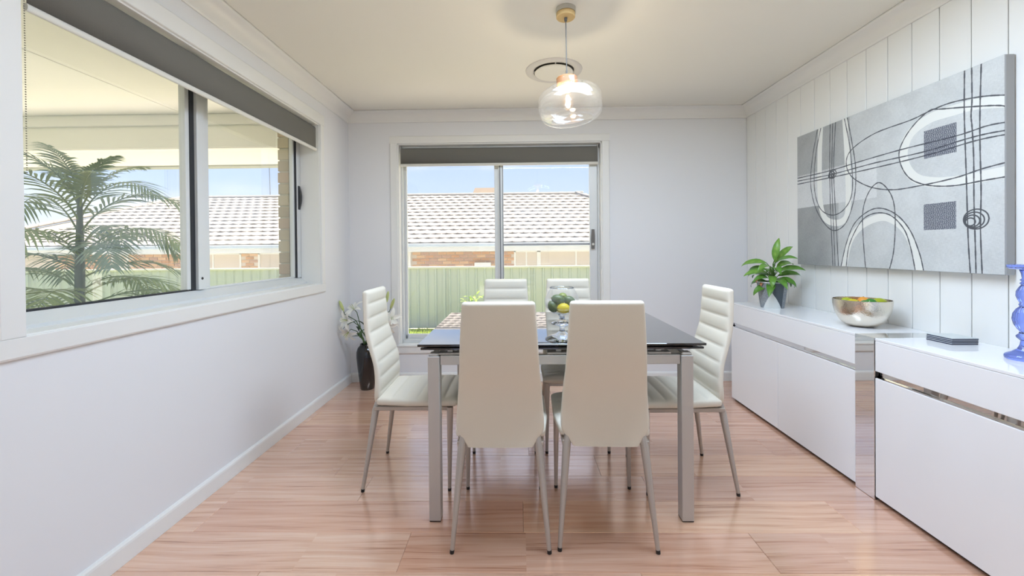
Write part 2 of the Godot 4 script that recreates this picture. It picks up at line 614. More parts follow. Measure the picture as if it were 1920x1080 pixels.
# ---------------------------------------------------------------- window in the back wall
func window_back() -> void:
	var w := struct("window_1", "white framed sliding window in the back wall")
	var x0 := -1.061
	var x1 := .739
	var y0 := .329
	var y1 := 2.106
	part("casing", casing(V(x0 - .066, y1, ZB), V(x1 + .066, y1, ZB), Vector3.UP, Vector3.BACK), M.trim_paint, w)
	part("casing", casing(V(x0, y0 - .078, ZB), V(x0, y1, ZB), Vector3.LEFT, Vector3.BACK), M.trim_paint, w)
	part("casing", casing(V(x1, y0 - .078, ZB), V(x1, y1, ZB), Vector3.RIGHT, Vector3.BACK), M.trim_paint, w)
	part("casing", casing(V(x0, y0 - .018, ZB), V(x1, y0 - .018, ZB), Vector3.DOWN, Vector3.BACK, .06), M.trim_paint, w)
	part("sill", boxes([[V(x0 - .02, y0 - .018, ZB - .12), V(x1 + .02, y0, ZB + .022)]], 0.004), M.trim_paint, w)
	part("reveal", boxes([[V(x0 - .001, y0, ZB - .10), V(x0 + .010, y1, ZB + .001)], [V(x1 - .010, y0, ZB - .10), V(x1 + .001, y1, ZB + .001)], [V(x0, y1 - .010, ZB - .10), V(x1, y1 + .001, ZB + .001)]], 0.001), M.trim_paint, w)
	var z0 := -3.66     # room side of the aluminium
	var z1 := -3.745
	part("frame", boxes([
		[V(x0 + .010, y0, z1), V(x0 + .026, y1 - .01, z0)], [V(x1 - .026, y0, z1), V(x1 - .010, y1 - .01, z0)],
		[V(x0 + .01, y1 - .045, z1), V(x1 - .01, y1 - .01, z0)], [V(x0 + .01, y0, z1), V(x1 - .01, y0 + .030, z0)]], 0.002), M.white_aluminium, w)
	# fixed sash, left, on the outer track
	var fs := part("sash", boxes([
		[V(-1.035, y0 + .03, -3.735), V(-1.013, 2.06, -3.705)], [V(-.213, y0 + .03, -3.735), V(-.168, 2.06, -3.705)],
		[V(-1.035, y0 + .03, -3.735), V(-.168, .398, -3.705)], [V(-1.035, 2.02, -3.735), V(-.168, 2.06, -3.705)]], 0.002), M.white_aluminium, w)
	part("pane", boxes([[V(-1.013, .398, -3.721), V(-.213, 2.02, -3.719)]], 0.0), M.pane_glass, fs)
	# sliding sash, right, on the inner track
	var ss := part("sash", boxes([
		[V(-.172, y0 + .03, -3.70), V(-.130, 2.06, -3.672)], [V(.642, y0 + .03, -3.70), V(.712, 2.06, -3.672)],
		[V(-.172, y0 + .03, -3.70), V(.712, .398, -3.672)], [V(-.172, 2.02, -3.70), V(.712, 2.06, -3.672)]], 0.002), M.white_aluminium, w)
	part("pane", boxes([[V(-.130, .398, -3.688), V(.642, 2.02, -3.686)]], 0.0), M.pane_glass, ss)
	part("seal", boxes([[V(-.165, y0 + .03, -3.671), V(-.156, 2.06, -3.669)], [V(-.139, y0 + .03, -3.671), V(-.134, 2.06, -3.669)]], 0.0), mat("grey_seal", rgb(120, 124, 130), 0.5), ss)
	part("restrictor_bar", boxes([[V(-.135, 1.199, -3.683), V(.645, 1.217, -3.671)]], 0.003), mat("bar_grey", rgb(170, 172, 178), 0.4, 0.3), ss)
	var h := MB.new()
	h.prism([Vector2(-.014, -.088), Vector2(.014, -.088), Vector2(.017, -.03), Vector2(.017, .03), Vector2(.013, .088), Vector2(-.010, .088), Vector2(-.016, 0)], V(.668, 1.25, -3.672), V(1, 0, 0), V(0, 1, 0), V(0, 0, .022))
	var hl := part("latch", h.done(), mat("latch_grey", rgb(120, 116, 112), 0.4, 0.5), ss)
	var kk := MB.new()
	kk.lathe([Vector2(0, .006), Vector2(.010, .006), Vector2(.011, 0)], 16, V(.668, 1.205, -3.650), 0, 0, Basis(Vector3.RIGHT, PI / 2))
	part("lock", kk.done(), M.blind_rail, hl)

	var bl := thing("roller_blind", "short dark grey roller blind across the top of the back window", "blind", V(-.166, 2.078, -3.627), 0.0, "grey roller blinds")
	blind_parts(bl, 1.752, .145, false)


# a roller blind hanging along x, its cloth falling from y = 0
func blind_parts(bl: Node3D, width: float, drop: float, chain: bool) -> void:
	var hw := width * 0.5
	var b := MB.new()
	var r := 0.021
	var rows := []
	for e in [-hw, hw]:
		var row := PackedVector3Array()
		for k in 10:
			var a := PI * (0.5 + k / 9.0 * 0.5) - PI / 2
			row.append(V(e, -r + r * cos(a), -r + r * sin(a)))
		row.append(V(e, -drop, 0))
		row.append(V(e, -drop, -.0012))
		for k in range(9, -1, -1):
			var a := PI * (0.5 + k / 9.0 * 0.5) - PI / 2
			row.append(V(e, -r + (r - .0012) * cos(a), -r + (r - .0012) * sin(a)))
		rows.append(row)
	b.loft(rows, true, true, 0)
	part("fabric", b.done(), M.blind_fabric, bl)
	var t := MB.new()
	t.tube([V(-hw, -r, -r), V(hw, -r, -r)], [r - .003], 20)
	part("roller", t.done(), M.blind_fabric, bl)
	var q := MB.new()
	var oval := []
	for k in 14:
		var a := TAU * k / 14
		oval.append(Vector2(.008 * cos(a), .0125 * sin(a)))
	q.prism(oval, V(-hw - .003, -drop - .010, -.001), V(0, 0, 1), V(0, 1, 0), V(width + .006, 0, 0), true)
	part("bottom_rail", q.done(), M.blind_rail, bl)
	for s in [-1, 1]:
		part("bracket", boxes([[V(s * hw, -.05, -.045), V(s * (hw + .004), .012, .002)]]), M.blind_rail, bl)
	if chain:
		var c := MB.new()
		for i in 90:
			for z in [0.004, -.03]:
				if z < 0 and i % 2:
					continue
				c.sphere(V(-hw - .010, -.02 - i * .0075, z), Vector3.ONE * .0021, 6, 4)
		var ch := part("bead_chain", c.done(), mat("chain_metal", rgb(150, 148, 142), 0.35, 0.7), bl)
		ch.set_meta("kind", "stuff")


# ---------------------------------------------------------------- window in the left wall
func window_left() -> void:
	var w := struct("window_2", "wide white framed sliding window in the left wall")
	var za := -1.205    # near jamb
	var zb := -3.060    # far jamb
	var y0 := .918
	var y1 := 2.120
	part("casing", casing(V(XL, y1, zb - .055), V(XL, y1, za + .055), Vector3.UP, Vector3.RIGHT, .084), M.trim_paint, w)
	part("casing", casing(V(XL, y0, zb), V(XL, y1, zb), V(0, 0, -1), Vector3.RIGHT, .055), M.trim_paint, w)
	part("casing", casing(V(XL, y0, za), V(XL, y1, za), V(0, 0, 1), Vector3.RIGHT, .070), M.trim_paint, w)
	part("casing", casing(V(XL, y0, zb - .055), V(XL, y0, za + .070), Vector3.DOWN, Vector3.RIGHT, .066), M.trim_paint, w)
	part("reveal", boxes([[V(XL - .142, y0 - .01, zb - .002), V(XL + .002, y1, zb + .008)], [V(XL - .142, y0 - .01, za - .008), V(XL + .002, y1, za + .002)],
		[V(XL - .142, y1 - .008, zb), V(XL + .002, y1 + .002, za)]], 0.001), M.trim_paint, w)
	part("sill", boxes([[V(XL - .142, y0 - .014, zb), V(XL + .003, y0 + .004, za)]], 0.003), M.trim_paint, w)
	# aluminium frame: sloping bottom rail, head and jambs
	var fr := MB.new()
	fr.prism([Vector2(-1.595, y0 + .004), Vector2(-1.595, y0 + .016), Vector2(-1.650, y0 + .052), Vector2(-1.692, y0 + .052), Vector2(-1.692, y0 + .004)], V(0, 0, zb + .008), V(1, 0, 0), V(0, 1, 0), V(0, 0, za - zb - .016))
	fr.span(V(-1.692, y0 + .05, zb + .008), V(-1.638, y1 - .008, zb + .062 - .005), .002)
	fr.span(V(-1.692, y0 + .05, za - .05), V(-1.638, y1 - .008, za - .008), .002)
	fr.span(V(-1.692, y1 - .05, zb + .008), V(-1.638, y1 - .008, za - .008), .002)
	part("frame", fr.done(), M.white_aluminium, w)
	part("seal", boxes([[V(-1.672, y0 + .050, zb + .06), V(-1.655, y0 + .060, za - .05)], [V(-1.690, y0 + .05, zb + .056), V(-1.640, 2.06, zb + .070)]], 0.0), M.rubber, w)
	# fixed sash near the viewer
	var fs := part("sash", boxes([[V(-1.690, y0 + .055, -2.036), V(-1.655, 2.07, -2.012)], [V(-1.690, y0 + .055, -1.262), V(-1.660, 2.07, -1.25)], [V(-1.690, 2.05, -2.036), V(-1.660, 2.07, -1.25)]], 0.002), M.white_aluminium, w)
	part("pane", boxes([[V(-1.676, y0 + .052, -2.03), V(-1.674, 2.06, -1.25)]], 0.0), M.pane_glass, fs)
	part("gasket", boxes([[V(-1.672, y0 + .055, -2.062), V(-1.652, 2.07, -2.036)]], 0.0), M.rubber, fs)
	# sliding sash beyond
	var ss := part("sash", boxes([
		[V(-1.672, y0 + .055, -2.108), V(-1.636, 2.07, -2.062)], [V(-1.672, y0 + .055, -2.170), V(-1.660, 2.07, -2.108)],
		[V(-1.680, y0 + .055, -2.994), V(-1.650, 2.07, -2.976)],
		[V(-1.680, 2.05, -2.98), V(-1.65, 2.07, -2.10)], [V(-1.680, y0 + .052, -2.98), V(-1.652, y0 + .062, -2.10)]], 0.002), M.white_aluminium, w)
	part("pane", boxes([[V(-1.667, y0 + .06, -2.98), V(-1.665, 2.06, -2.165)]], 0.0), M.pane_glass, ss)
	var sc := MB.new()
	sc.lathe([Vector2(0, .003), Vector2(.006, .002), Vector2(.007, 0)], 14, V(-1.636, 1.03, -2.085), 0, 0, Basis(Vector3.BACK, -PI / 2))
	part("screw_cap", sc.done(), M.black_plastic, ss)
	var h := MB.new()
	var prof := []
	for k in 13:
		var t := k / 12.0
		prof.append(Vector2(.004 + .016 * sin(PI * t) , -.088 + .176 * t))
	prof.append(Vector2(0, .088))
	prof.append(Vector2(0, -.088))
	h.prism(prof, V(-1.638, 1.565, -3.038), V(1, 0, 0), V(0, 1, 0), V(0, 0, .020))
	part("latch", h.done(), mat("latch_dark", rgb(62, 64, 66), 0.4, 0.3), ss)

	var bl := thing("roller_blind", "long dark grey roller blind across the top of the left window", "blind", V(-1.512, 2.103, -2.142), PI / 2, "grey roller blinds")
	blind_parts(bl, 1.80, .165, true)


# ---------------------------------------------------------------- outdoors
func outside() -> void:
	var concrete := mat("paving", rgb(226, 220, 206), 0.85)
	var patio := struct("patio_slab", "pale paved patio floor and unseen paving placed to bounce sunlight up")
	part("slab", boxes([[V(-6.5, -.60, -4.6), V(-1.80, -.10, 3.0)]]), concrete, patio)
	part("path", boxes([[V(-9.0, -.60, -6.1), V(6.0, -.16, -4.6)], [V(-1.8, -.60, -4.6), V(6.0, -.13, -3.85)], [V(-6.5, -.60, ZF + .14), V(6.0, -.13, 7.0)]]), concrete, patio)  # unseen pale paving, bounces sunlight under the eave and towards the rear doors
	# lawn falling away to the fence
	var lw := struct("lawn", "sunlit green lawn between the house and the fence")
	var gm := mat("turf", rgb(158, 164, 100), 0.95, 0, 0.1)
	var tn := NoiseTexture2D.new()
	tn.noise = noise(0.02, 9, 4)
	tn.width = 256; tn.height = 256; tn.seamless = true
	var ramp := Gradient.new()
	ramp.set_color(0, rgb(205, 205, 160)); ramp.set_color(1, rgb(255, 255, 235))
	tn.color_ramp = ramp
	gm.albedo_texture = tn
	gm.uv1_triplanar = true
	gm.uv1_scale = V(.8, .8, .8)
	var g := MB.new()
	g.quad(V(-40, -.35, -4.5), V(40, -.35, -4.5), V(40, -.54, -8.8), V(-40, -.54, -8.8), Vector3.UP)
	var gp := MB.new()
	gp.quad(V(-40, -.54, -8.8), V(40, -.54, -8.8), V(40, -.95, -40), V(-40, -.95, -40), Vector3.UP)
	part("unseen_pale_ground", gp.done(), concrete, lw)  # out of view behind the fence; pale to bounce light onto the fascia
	g.quad(V(-40, -.35, 12), V(40, -.35, 12), V(40, -.35, -4.5), V(-40, -.35, -4.5), Vector3.UP)
	part("turf", g.done(), gm, lw)
	var mm := MultiMesh.new()
	mm.transform_format = MultiMesh.TRANSFORM_3D
	var bl := MB.new()
	bl.tri(V(-.006, 0, 0), V(.006, 0, 0), V(.004, .06, .02), Vector3.BACK, 0)
	mm.mesh = bl.done()
	mm.instance_count = 7000
	for i in 7000:
		var z := rng.randf_range(-8.68, -6.6)
		var y := -.35 - .19 * (-4.5 - z) / 4.1
		mm.set_instance_transform(i, Transform3D(Basis(Vector3.UP, rng.randf() * TAU).scaled(Vector3.ONE * rng.randf_range(.6, 1.4)), V(rng.randf_range(-2.8, -.4), y - .002, z)))
	var mi := MultiMeshInstance3D.new()
	mi.name = "lawn_grass"
	mi.multimesh = mm
	mi.material_override = mat("grass_blade", rgb(158, 178, 84), 0.8, 0, 0.1)
	add_child(mi)
	tag(mi, "short bright green grass at the foot of the fence", "grass", "", "stuff")

	# patio roof: ceiling, cornice, beam, eave
	var cream := mat("cream_paint", rgb(246, 244, 244), 0.8)
	var pc := struct("patio_ceiling", "cream flat ceiling over the patio outside the left window")
	part("sheet", boxes([[V(-7.0, 2.475, -3.85), V(-1.80, 2.62, 3.0)]], 0.0), cream, pc)
	part("joint_strip", boxes([[V(-3.19, 2.470, -3.85), V(-3.15, 2.476, 3.0)]], 0.002), cream, pc)
	var pb := struct("patio_beam", "off-white beam along the outer edge of the patio ceiling")
	part("beam", boxes([[V(-7.0, 2.16, -4.03), V(-1.80, 2.5, -3.85)]], 0.004), mat("beam_paint", rgb(248, 246, 242), 0.75), pb)
	part("cornice", boxes([[V(-7.0, 2.37, -3.85), V(-1.80, 2.475, -3.82)]], 0.006), cream, pb)
	part("cover_strip", boxes([[V(-3.06, 2.16, -3.85), V(-3.03, 2.37, -3.842)]], 0.002), cream, pb)
	var ev := struct("eave", "cream eave soffit with a grey gutter outside the windows")
	part("soffit", boxes([[V(-7.0, 2.155, -4.60), V(4.0, 2.175, -3.86)]], 0.0), cream, ev)
	part("gutter", boxes([[V(-7.0, 2.135, -4.72), V(4.0, 2.27, -4.60)]], 0.01), mat("gutter_grey", rgb(175, 178, 175), 0.5, 0.2), ev)
	part("unseen_roof_sheet", boxes([[V(-7.0, 2.63, -4.72), V(4.0, 2.70, 2.1)], [V(-7.0, 2.27, -4.62), V(4.0, 2.64, -4.56)]], 0.0), mat("own_roof", rgb(150, 148, 144), 0.7), ev)  # roof out of view; rear edge kept short so daylight reaches behind

	fence()
	neighbour()

	# a young shrub at the fence
	var sh := thing("shrub", "small yellow-green shrub growing in front of the metal fence", "shrub", V(-.95, -.525, -8.2))
	var stem := MB.new()
	for i in 7:
		var a := i * 2.4
		stem.tube([V(0, 0, 0), V(cos(a) * .05, .4, sin(a) * .05), V(cos(a) * .14, .62 + .02 * i, sin(a) * .1)], [.006, .004, .002], 5)
	part("stem", stem.done(), mat("shrub_stem", rgb(120, 130, 80), 0.8), sh)
	var lm := mat("shrub_leaf", rgb(170, 200, 90), 0.5)
	lm.backlight_enabled = true
	lm.backlight = Color(0.3, 0.4, 0.1)
	var lf := leaf_mesh(.12, .05, .5, .2)
	for i in 40:
		var a := i * 2.4
		var r := rng.randf_range(.02, .2)
		part("leaf", lf, lm, sh, V(cos(a) * r, rng.randf_range(.38, .78), sin(a) * r), Basis(Vector3.UP, -a + PI / 2) * Basis(Vector3.RIGHT, rng.randf_range(-.9, .2)))


func fence() -> void:
	var f := thing("metal_fence", "pale green-grey corrugated metal fence across the yard", "fence", V(0, -.52, -8.75))
	var fm := mat("fence_metal", rgb(200, 206, 204), 0.55, 0.1)
	var pw := 1.82
	var pts := []
	var x := 0.0
	var n := 0
	while x < pw - 0.1:
		pts.append_array([Vector2(x, 0), Vector2(x + .085, 0), Vector2(x + .105, .032), Vector2(x + .128, .032), Vector2(x + .148, 0)])
		x += .19
		n += 1
	pts.append(Vector2(pw, 0))
	var b := MB.new()
	for i in pts.size() - 1:
		var p: Vector2 = pts[i]
		var q: Vector2 = pts[i + 1]
		b.quad(V(p.x, 0, p.y), V(q.x, 0, q.y), V(q.x, 1.29, q.y), V(p.x, 1.29, p.y), V(-(q.y - p.y), 0, q.x - p.x))
		b.quad(V(p.x, 0, p.y - .003), V(q.x, 0, q.y - .003), V(q.x, 1.29, q.y - .003), V(p.x, 1.29, p.y - .003), V(q.y - p.y, 0, -(q.x - p.x)))
	var sheet := b.done()
	var post := boxes([[V(-.022, -.1, -.03), V(.022, 1.29, .045)]], .004)
	var rail := boxes([[V(0, 1.283, -.035), V(pw, 1.328, .05)]], .006)
	for k in range(-7, 4):
		var at := -1.597 + pw * k
		part("panel", sheet, fm, f, V(at, 0, 0))
		part("post", post, fm, f, V(at, 0, 0))
		part("top_rail", rail, M.blind_rail, f, V(at, 0, 0))


func neighbour() -> void:
	var nb := thing("neighbour_house", "low brick house with a pale tiled roof beyond the fence", "house")
	var e := V(0, 1.33, -10.65)
	var ridge_y := 3.06
	var rz := -14.3
	var xl := -11.9
	var xr := 2.05
	var c0 := V(xl - 3.65, 1.33, -10.65)
	var c1 := V(xr + 3.65, 1.33, -10.65)
	var c2 := V(xr + 3.65, 1.33, -17.95)
	var c3 := V(xl - 3.65, 1.33, -17.95)
	var ra := V(xl, ridge_y - .03, rz)
	var rb := V(xr, ridge_y - .03, rz)
	var b := MB.new()
	b.quad(c0, c1, rb, ra, V(0, 1, 1))
	b.quad(c2, c3, ra, rb, V(0, 1, -1))
	b.tri(c3, c0, ra, V(-1, 1, 0))
	b.tri(c1, c2, rb, V(1, 1, 0))
	b.quad(c0, c1, c2, c3, Vector3.DOWN)
	var tm := mat("roof_tile", rgb(172, 164, 158), 0.8)
	var roof := part("roof", b.done(), mat("roof_deck", rgb(170, 160, 150), 0.9), nb)
	# tiles: scalloped front edge, each lapping over the one below
	var run := V(0, ridge_y - e.y, rz - e.z)
	var gauge := run.length() / 14.0
	var up := run.normalized()
	var nrm := V(0, -up.z, up.y)
	var basis := Basis(Vector3.RIGHT, nrm, -up)      # x across, y out of the roof, z down the slope
	var tmesh := tile_mesh(.296, gauge + .05)
	var count := 0
	var rest := MB.new()
	for r in 14:
		var foot := e + up * (gauge * r) + V(0, .012, .03)
		var lim0 := maxf(xl - (3.65 - 3.65 * r / 14.0), -13.3)
		var lim1 := minf(xr + (3.65 - 3.65 * r / 14.0), 2.75)
		var shift := .15 if r % 2 else 0.0
		var k := int(floor(lim0 / .3))
		while k * .3 < lim1:
			var xx := k * .3 + shift
			k += 1
			if xx < lim0 or xx > lim1:
				continue
			var at := foot + V(xx, 0, 0)
			if count < 300:
				part("tile", tmesh, tm, roof, at, basis)
				count += 1
			else:
				rest.st.append_from(tmesh, 0, Transform3D(basis, at))
	var rs := part("upper_tiles", rest.st.commit(), tm, roof)
	rs.set_meta("kind", "stuff")
	var cap := MB.new()
	var rows := []
	for q in [[0.0, 1.0], [.34, .93]]:
		var row := PackedVector3Array()
		for i in 9:
			var a := PI * i / 8.0
			row.append(V(q[0], sin(a) * .075 * q[1], cos(a) * .11 * q[1]))
		row.append(V(q[0], -.03, -.1))
		row.append(V(q[0], -.03, .1))
		rows.append(row)
	cap.loft(rows, true, true, 0)
	var capm := cap.done()
	var x := xl
	while x < xr:
		part("ridge_cap", capm, tm, roof, V(x, ridge_y + .02, rz))
		x += .31
	for s in [[ra, c0], [rb, c1]]:
		var d: Vector3 = (s[0] - s[1])
		var n := int(d.length() / .31)
		for i in n:
			var side := d.normalized().cross(Vector3.UP).normalized()
			part("ridge_cap", capm, tm, roof, s[1] + d * (float(i) / n) + V(0, .06, 0), Basis(d.normalized(), side.cross(d.normalized()), side))
	part("roof_vent", boxes([[V(1.99, 3.10, rz - .1), V(2.28, 3.16, rz + .1)], [V(2.08, 3.0, rz - .05), V(2.18, 3.1, rz + .05)]], .02), mat("vent_grey", rgb(190, 188, 186), 0.5), nb)
	part("gutter", boxes([[V(c0.x, 1.235, -10.66), V(c1.x, 1.335, -10.53)]], .015), mat("pale_gutter", rgb(205, 214, 222), 0.5), nb)
	part("fascia", boxes([[V(c0.x, 1.13, -10.75), V(c1.x, 1.25, -10.66)]], .005), mat("fascia_paint", rgb(225, 226, 230), 0.5), nb)
	part("soffit", boxes([[V(c0.x, 1.115, -11.25), V(c1.x, 1.13, -10.70)]], 0), M.white_aluminium, nb)
	var core := part("wall", boxes([[V(-15, -.9, -11.5), V(5.2, 1.2, -11.215)]], 0), mat("house_mortar", rgb(214, 203, 192), 0.9), nb)
	var tones := []
	for c in [rgb(206, 166, 132), rgb(198, 154, 122), rgb(190, 156, 138), rgb(214, 178, 146)]:
		tones.append(mat("house_brick", c, 0.9))
	var br := boxes([[V(-.112, -.036, -.02), V(.112, .036, .012)]], .004)
	for s in [[-12.95, -11.35], [-10.87, -9.28], [-7.69, -7.22], [-2.92, -.12]]:
		for cr in 7:
			var xx: float = s[0] + .112 + (.12 if cr % 2 else 0.0)
			while xx < s[1] - .05:
				part("brick", br, tones[rng.randi() % 4], core, V(xx, .552 + .086 * cr, -11.21))
				xx += .238
	var wf := mat("house_window_frame", rgb(232, 232, 230), 0.5)
	var wins := [[-11.35, -10.87, rgb(200, 214, 212)], [-9.28, -7.69, rgb(214, 216, 206)], [-7.22, -5.2, rgb(216, 210, 198)], [-.12, .56, rgb(176, 178, 184)], [.56, 2.6, rgb(226, 228, 230)]]
	for q in wins:
		var x0: float = q[0]
		var x1: float = q[1]
		var fr := part("window", boxes([[V(x0, .30, -11.24), V(x0 + .05, 1.115, -11.19)], [V(x1 - .05, .30, -11.24), V(x1, 1.115, -11.19)], [V(x0, 1.085, -11.24), V(x1, 1.115, -11.19)], [V(x0, .30, -11.24), V(x1, .34, -11.19)], [V((x0 + x1) / 2 - .02, .3, -11.24), V((x0 + x1) / 2 + .02, 1.1, -11.2)]], .003), wf, nb)
		part("pane", boxes([[V(x0 + .04, .33, -11.235), V(x1 - .04, 1.09, -11.222)]], 0), mat("house_pane", q[2], 0.08, 0, 0.5), fr)
	var dp := MB.new()
	dp.tube([V(-2.98, 1.2, -11.12), V(-2.98, -.8, -11.12)], [.04], 12)
	part("downpipe", dp.done(), wf, nb)
	part("meter_box", boxes([[V(-1.20, .45, -11.2), V(-.75, .812, -11.08)]], .01), wf, nb)

	var an := thing("tv_antenna", "thin television antenna on a mast above the neighbouring roof", "antenna", V(-8.69, 3.16, -14.2))
	var m := mat("antenna_metal", rgb(130, 135, 145), 0.5, 0.5)
	var a1 := MB.new()
	a1.tube([V(0, .0, 0), V(-.02, .95, 0)], [.014], 6)
	part("mast", a1.done(), m, an)
	var a2 := MB.new()
	a2.tube([V(-.45, 1.06, 0), V(-.15, 1.04, 0), V(-.02, .93, 0)], [.01], 6)
	a2.tube([V(-.02, .93, 0), V(.10, 1.08, 0)], [.01], 6)
	a2.tube([V(-.42, 1.10, 0), V(-.40, 1.0, 0)], [.008], 5)
	a2.tube([V(-.28, 1.10, 0), V(-.26, 1.0, 0)], [.008], 5)
	part("arms", a2.done(), m, an)

	var dh := thing("distant_house", "tan roofed house peeping over the ridge of the neighbouring roof", "house", V(-1.0, 0, -22))
	part("wall", boxes([[V(-1.25, -1, -3), V(-.05, 4.18, 0)]], 0), mat("tan_wall", rgb(196, 168, 146), 0.9), dh)
	var dr := MB.new()
	dr.prism([Vector2(-1.42, 4.12), Vector2(-1.28, 4.44), Vector2(.04, 4.45), Vector2(.12, 4.12)], V(0, 0, -3.2), V(1, 0, 0), V(0, 1, 0), V(0, 0, 3.5))
	part("roof", dr.done(), mat("tan_roof", rgb(222, 200, 178), 0.9), dh)


func tile_mesh(w: float, length: float) -> ArrayMesh:
	var b := MB.new()
	var n := 6
	var top := []
	for i in n + 1:
		var t := float(i) / n
		var s := absf(t * 2 - 1)
		top.append(Vector2((t - .5) * w, .030 + .016 * pow(s, 3.0)))
	for i in n:
		var p: Vector2 = top[i]
		var q: Vector2 = top[i + 1]
		b.quad(V(p.x, p.y, 0), V(q.x, q.y, 0), V(q.x, q.y - .03, -length), V(p.x, p.y - .03, -length), Vector3.UP, 0)
		b.quad(V(p.x, p.y, 0), V(q.x, q.y, 0), V(q.x, q.y - .026, .0), V(p.x, p.y - .026, .0), Vector3.BACK, 1)
	for s in [0, n]:
		var p: Vector2 = top[s]
		b.quad(V(p.x, p.y, 0), V(p.x, p.y - .026, 0), V(p.x, p.y - .05, -length), V(p.x, p.y - .03, -length), V(signf(p.x), 0, 0), 2)
	return b.done()


# ---------------------------------------------------------------- sideboards
func sideboards() -> void:
	for k in 2:
		var z1 := -2.0 if k == 0 else -.74       # end nearer to the viewer
		var z0 := -3.15 if k == 0 else -1.89
		var split := -2.593 if k == 0 else -1.30
		var t := thing("sideboard", ["glossy white sideboard unit under the potted plant, beyond the mirrored column", "glossy white sideboard unit under the coasters, nearest to the viewer"][k], "sideboard", V(1.628, 0, z0), 0.0, "glossy white sideboard units")
		var L := z1 - z0
		part("plinth", boxes([[V(.02, 0, .01), V(.36, .016, L - .01)]]), M.dark_gap, t)
		part("body", boxes([[V(.022, .015, 0), V(.371, .733, L)]], .002), M.gloss_white, t)
		part("top", boxes([[V(0, .733, 0), V(.371, .745, L)]], .0015), M.gloss_white, t)
		part("drawer_front", boxes([[V(0, .594, .001), V(.021, .732, L - .001)]], .0015), M.gloss_white, t)
		var s := split - z0
		part("door", boxes([[V(0, .018, .001), V(.021, .562, s - .0015)]], .0015), M.gloss_white, t)
		part("door", boxes([[V(0, .018, s + .0015), V(.021, .562, L - .001)]], .0015), M.gloss_white, t)
		var hs := MB.new()
		hs.prism([Vector2(.0215, .555), Vector2(.0215, .600), Vector2(.0195, .600), Vector2(.0195, .568), Vector2(.004, .5645), Vector2(.004, .5625), Vector2(.0195, .5625)], V(0, 0, .002), V(1, 0, 0), V(0, 1, 0), V(0, 0, L - .004))
		part("handle_strip", hs.done(), M.mirror, t)
	var c := thing("mirror_column", "narrow mirrored column between the two white sideboard units", "column", V(1.626, 0, -1.998))
	part("core", boxes([[V(.006, 0, .002), V(.372, .738, .104)]], 0), M.dark_gap, c)
	part("mirror_face", boxes([[V(0, .0015, 0), V(.006, .745, .106)]], .0008), M.mirror, c)
	part("mirror_top", boxes([[V(.006, .738, 0), V(.372, .745, .106)]], .0008), M.mirror, c)


# ---------------------------------------------------------------- table and chairs
func table_and_chairs() -> void:
	var xa := -.436
	var xb := .793
	var za := -1.735
	var zb := -2.615
	var t := thing("dining_table", "extending dining table with a black glass top and silver metal legs", "table", V(.18, 0, -2.175))
	var o := V(.18, 0, -2.175)
	part("table_top", boxes([[V(xa, .752, zb) - o, V(xb, .762, za) - o]], .0015), M.black_glass, t)
	part("extension_leaf", boxes([[V(xa + .012, .737, zb + .01) - o, V(xb - .008, .746, za - .006) - o]], .0012), M.black_glass, t)
	var lx := [-.392, .687]
	for ix in 2:
		for iz in 2:
			var x: float = lx[ix]
			var z: float = [-1.735, -2.57][iz]
			var m := MB.new()
			# square tube whose top outer corner is bevelled away
			m.box(V(x + .025, .357, z - .025) - o, V(.05, .706, .05), .002)
			var p := part("leg", m.done(), M.table_metal, t)
			part("top_cap", boxes([[V(x + .004, .709, z - .046) - o, V(x + .046, .722, z - .004) - o]], .004), M.table_metal, p)
			part("foot_cap", boxes([[V(x + .001, 0, z - .049) - o, V(x + .049, .006, z - .001) - o]], .001), M.black_plastic, p)
	part("apron", boxes([[V(-.340, .672, -1.768) - o, V(.685, .712, -1.742) - o]], .002), M.table_metal, t)
	part("apron", boxes([[V(-.340, .672, -2.613) - o, V(.685, .712, -2.587) - o]], .002), M.table_metal, t)
	part("apron", boxes([[V(-.388, .672, -2.568) - o, V(-.362, .712, -1.787) - o]], .002), M.table_metal, t)
	part("apron", boxes([[V(.707, .672, -2.568) - o, V(.733, .712, -1.787) - o]], .002), M.table_metal, t)
	for x in [-.30, .17, .60]:
		part("slide_bracket", boxes([[V(x - .05, .713, -1.80) - o, V(x + .05, .722, -1.75) - o], [V(x - .012, .722, -1.795) - o, V(x + .012, .737, -1.765) - o]], .002), M.table_metal, t)
		part("slide_bracket", boxes([[V(x - .05, .713, -2.60) - o, V(x + .05, .722, -2.55) - o], [V(x - .012, .722, -2.59) - o, V(x + .012, .737, -2.56) - o]], .002), M.table_metal, t)
	for x in [-.25, .55]:
		part("runner", boxes([[V(x - .015, .714, -2.55) - o, V(x + .015, .736, -1.80) - o]], .002), M.black_plastic, t)

	var grp := "white high-backed dining chairs round the table"
	var ch := make_chair()
	ch.position = V(-.763, 0, -2.1415)
	ch.rotation.y = -PI / 2
	ch.set_meta("group", grp)
	ch.set_meta("label", "white ribbed dining chair at the left end of the table, seen side-on near the vase")
	copy_thing(ch, V(1.021, 0, -2.110), PI / 2 + .01, "white ribbed dining chair at the right end of the table, beside the sideboard", "dining_chair")
	copy_thing(ch, V(-.078, 0, -1.557), 0.0, "white dining chair with its smooth back to the viewer, left of the two in front", "dining_chair")
	copy_thing(ch, V(.337, 0, -1.565), -.033, "white dining chair with its smooth back to the viewer, right of the two in front", "dining_chair")
	copy_thing(ch, V(-.086, 0, -2.745), PI, "white dining chair on the far side of the table, left one before the window", "dining_chair")
	copy_thing(ch, V(.330, 0, -2.745), PI, "white dining chair on the far side of the table, right one behind the glass goblet", "dining_chair")


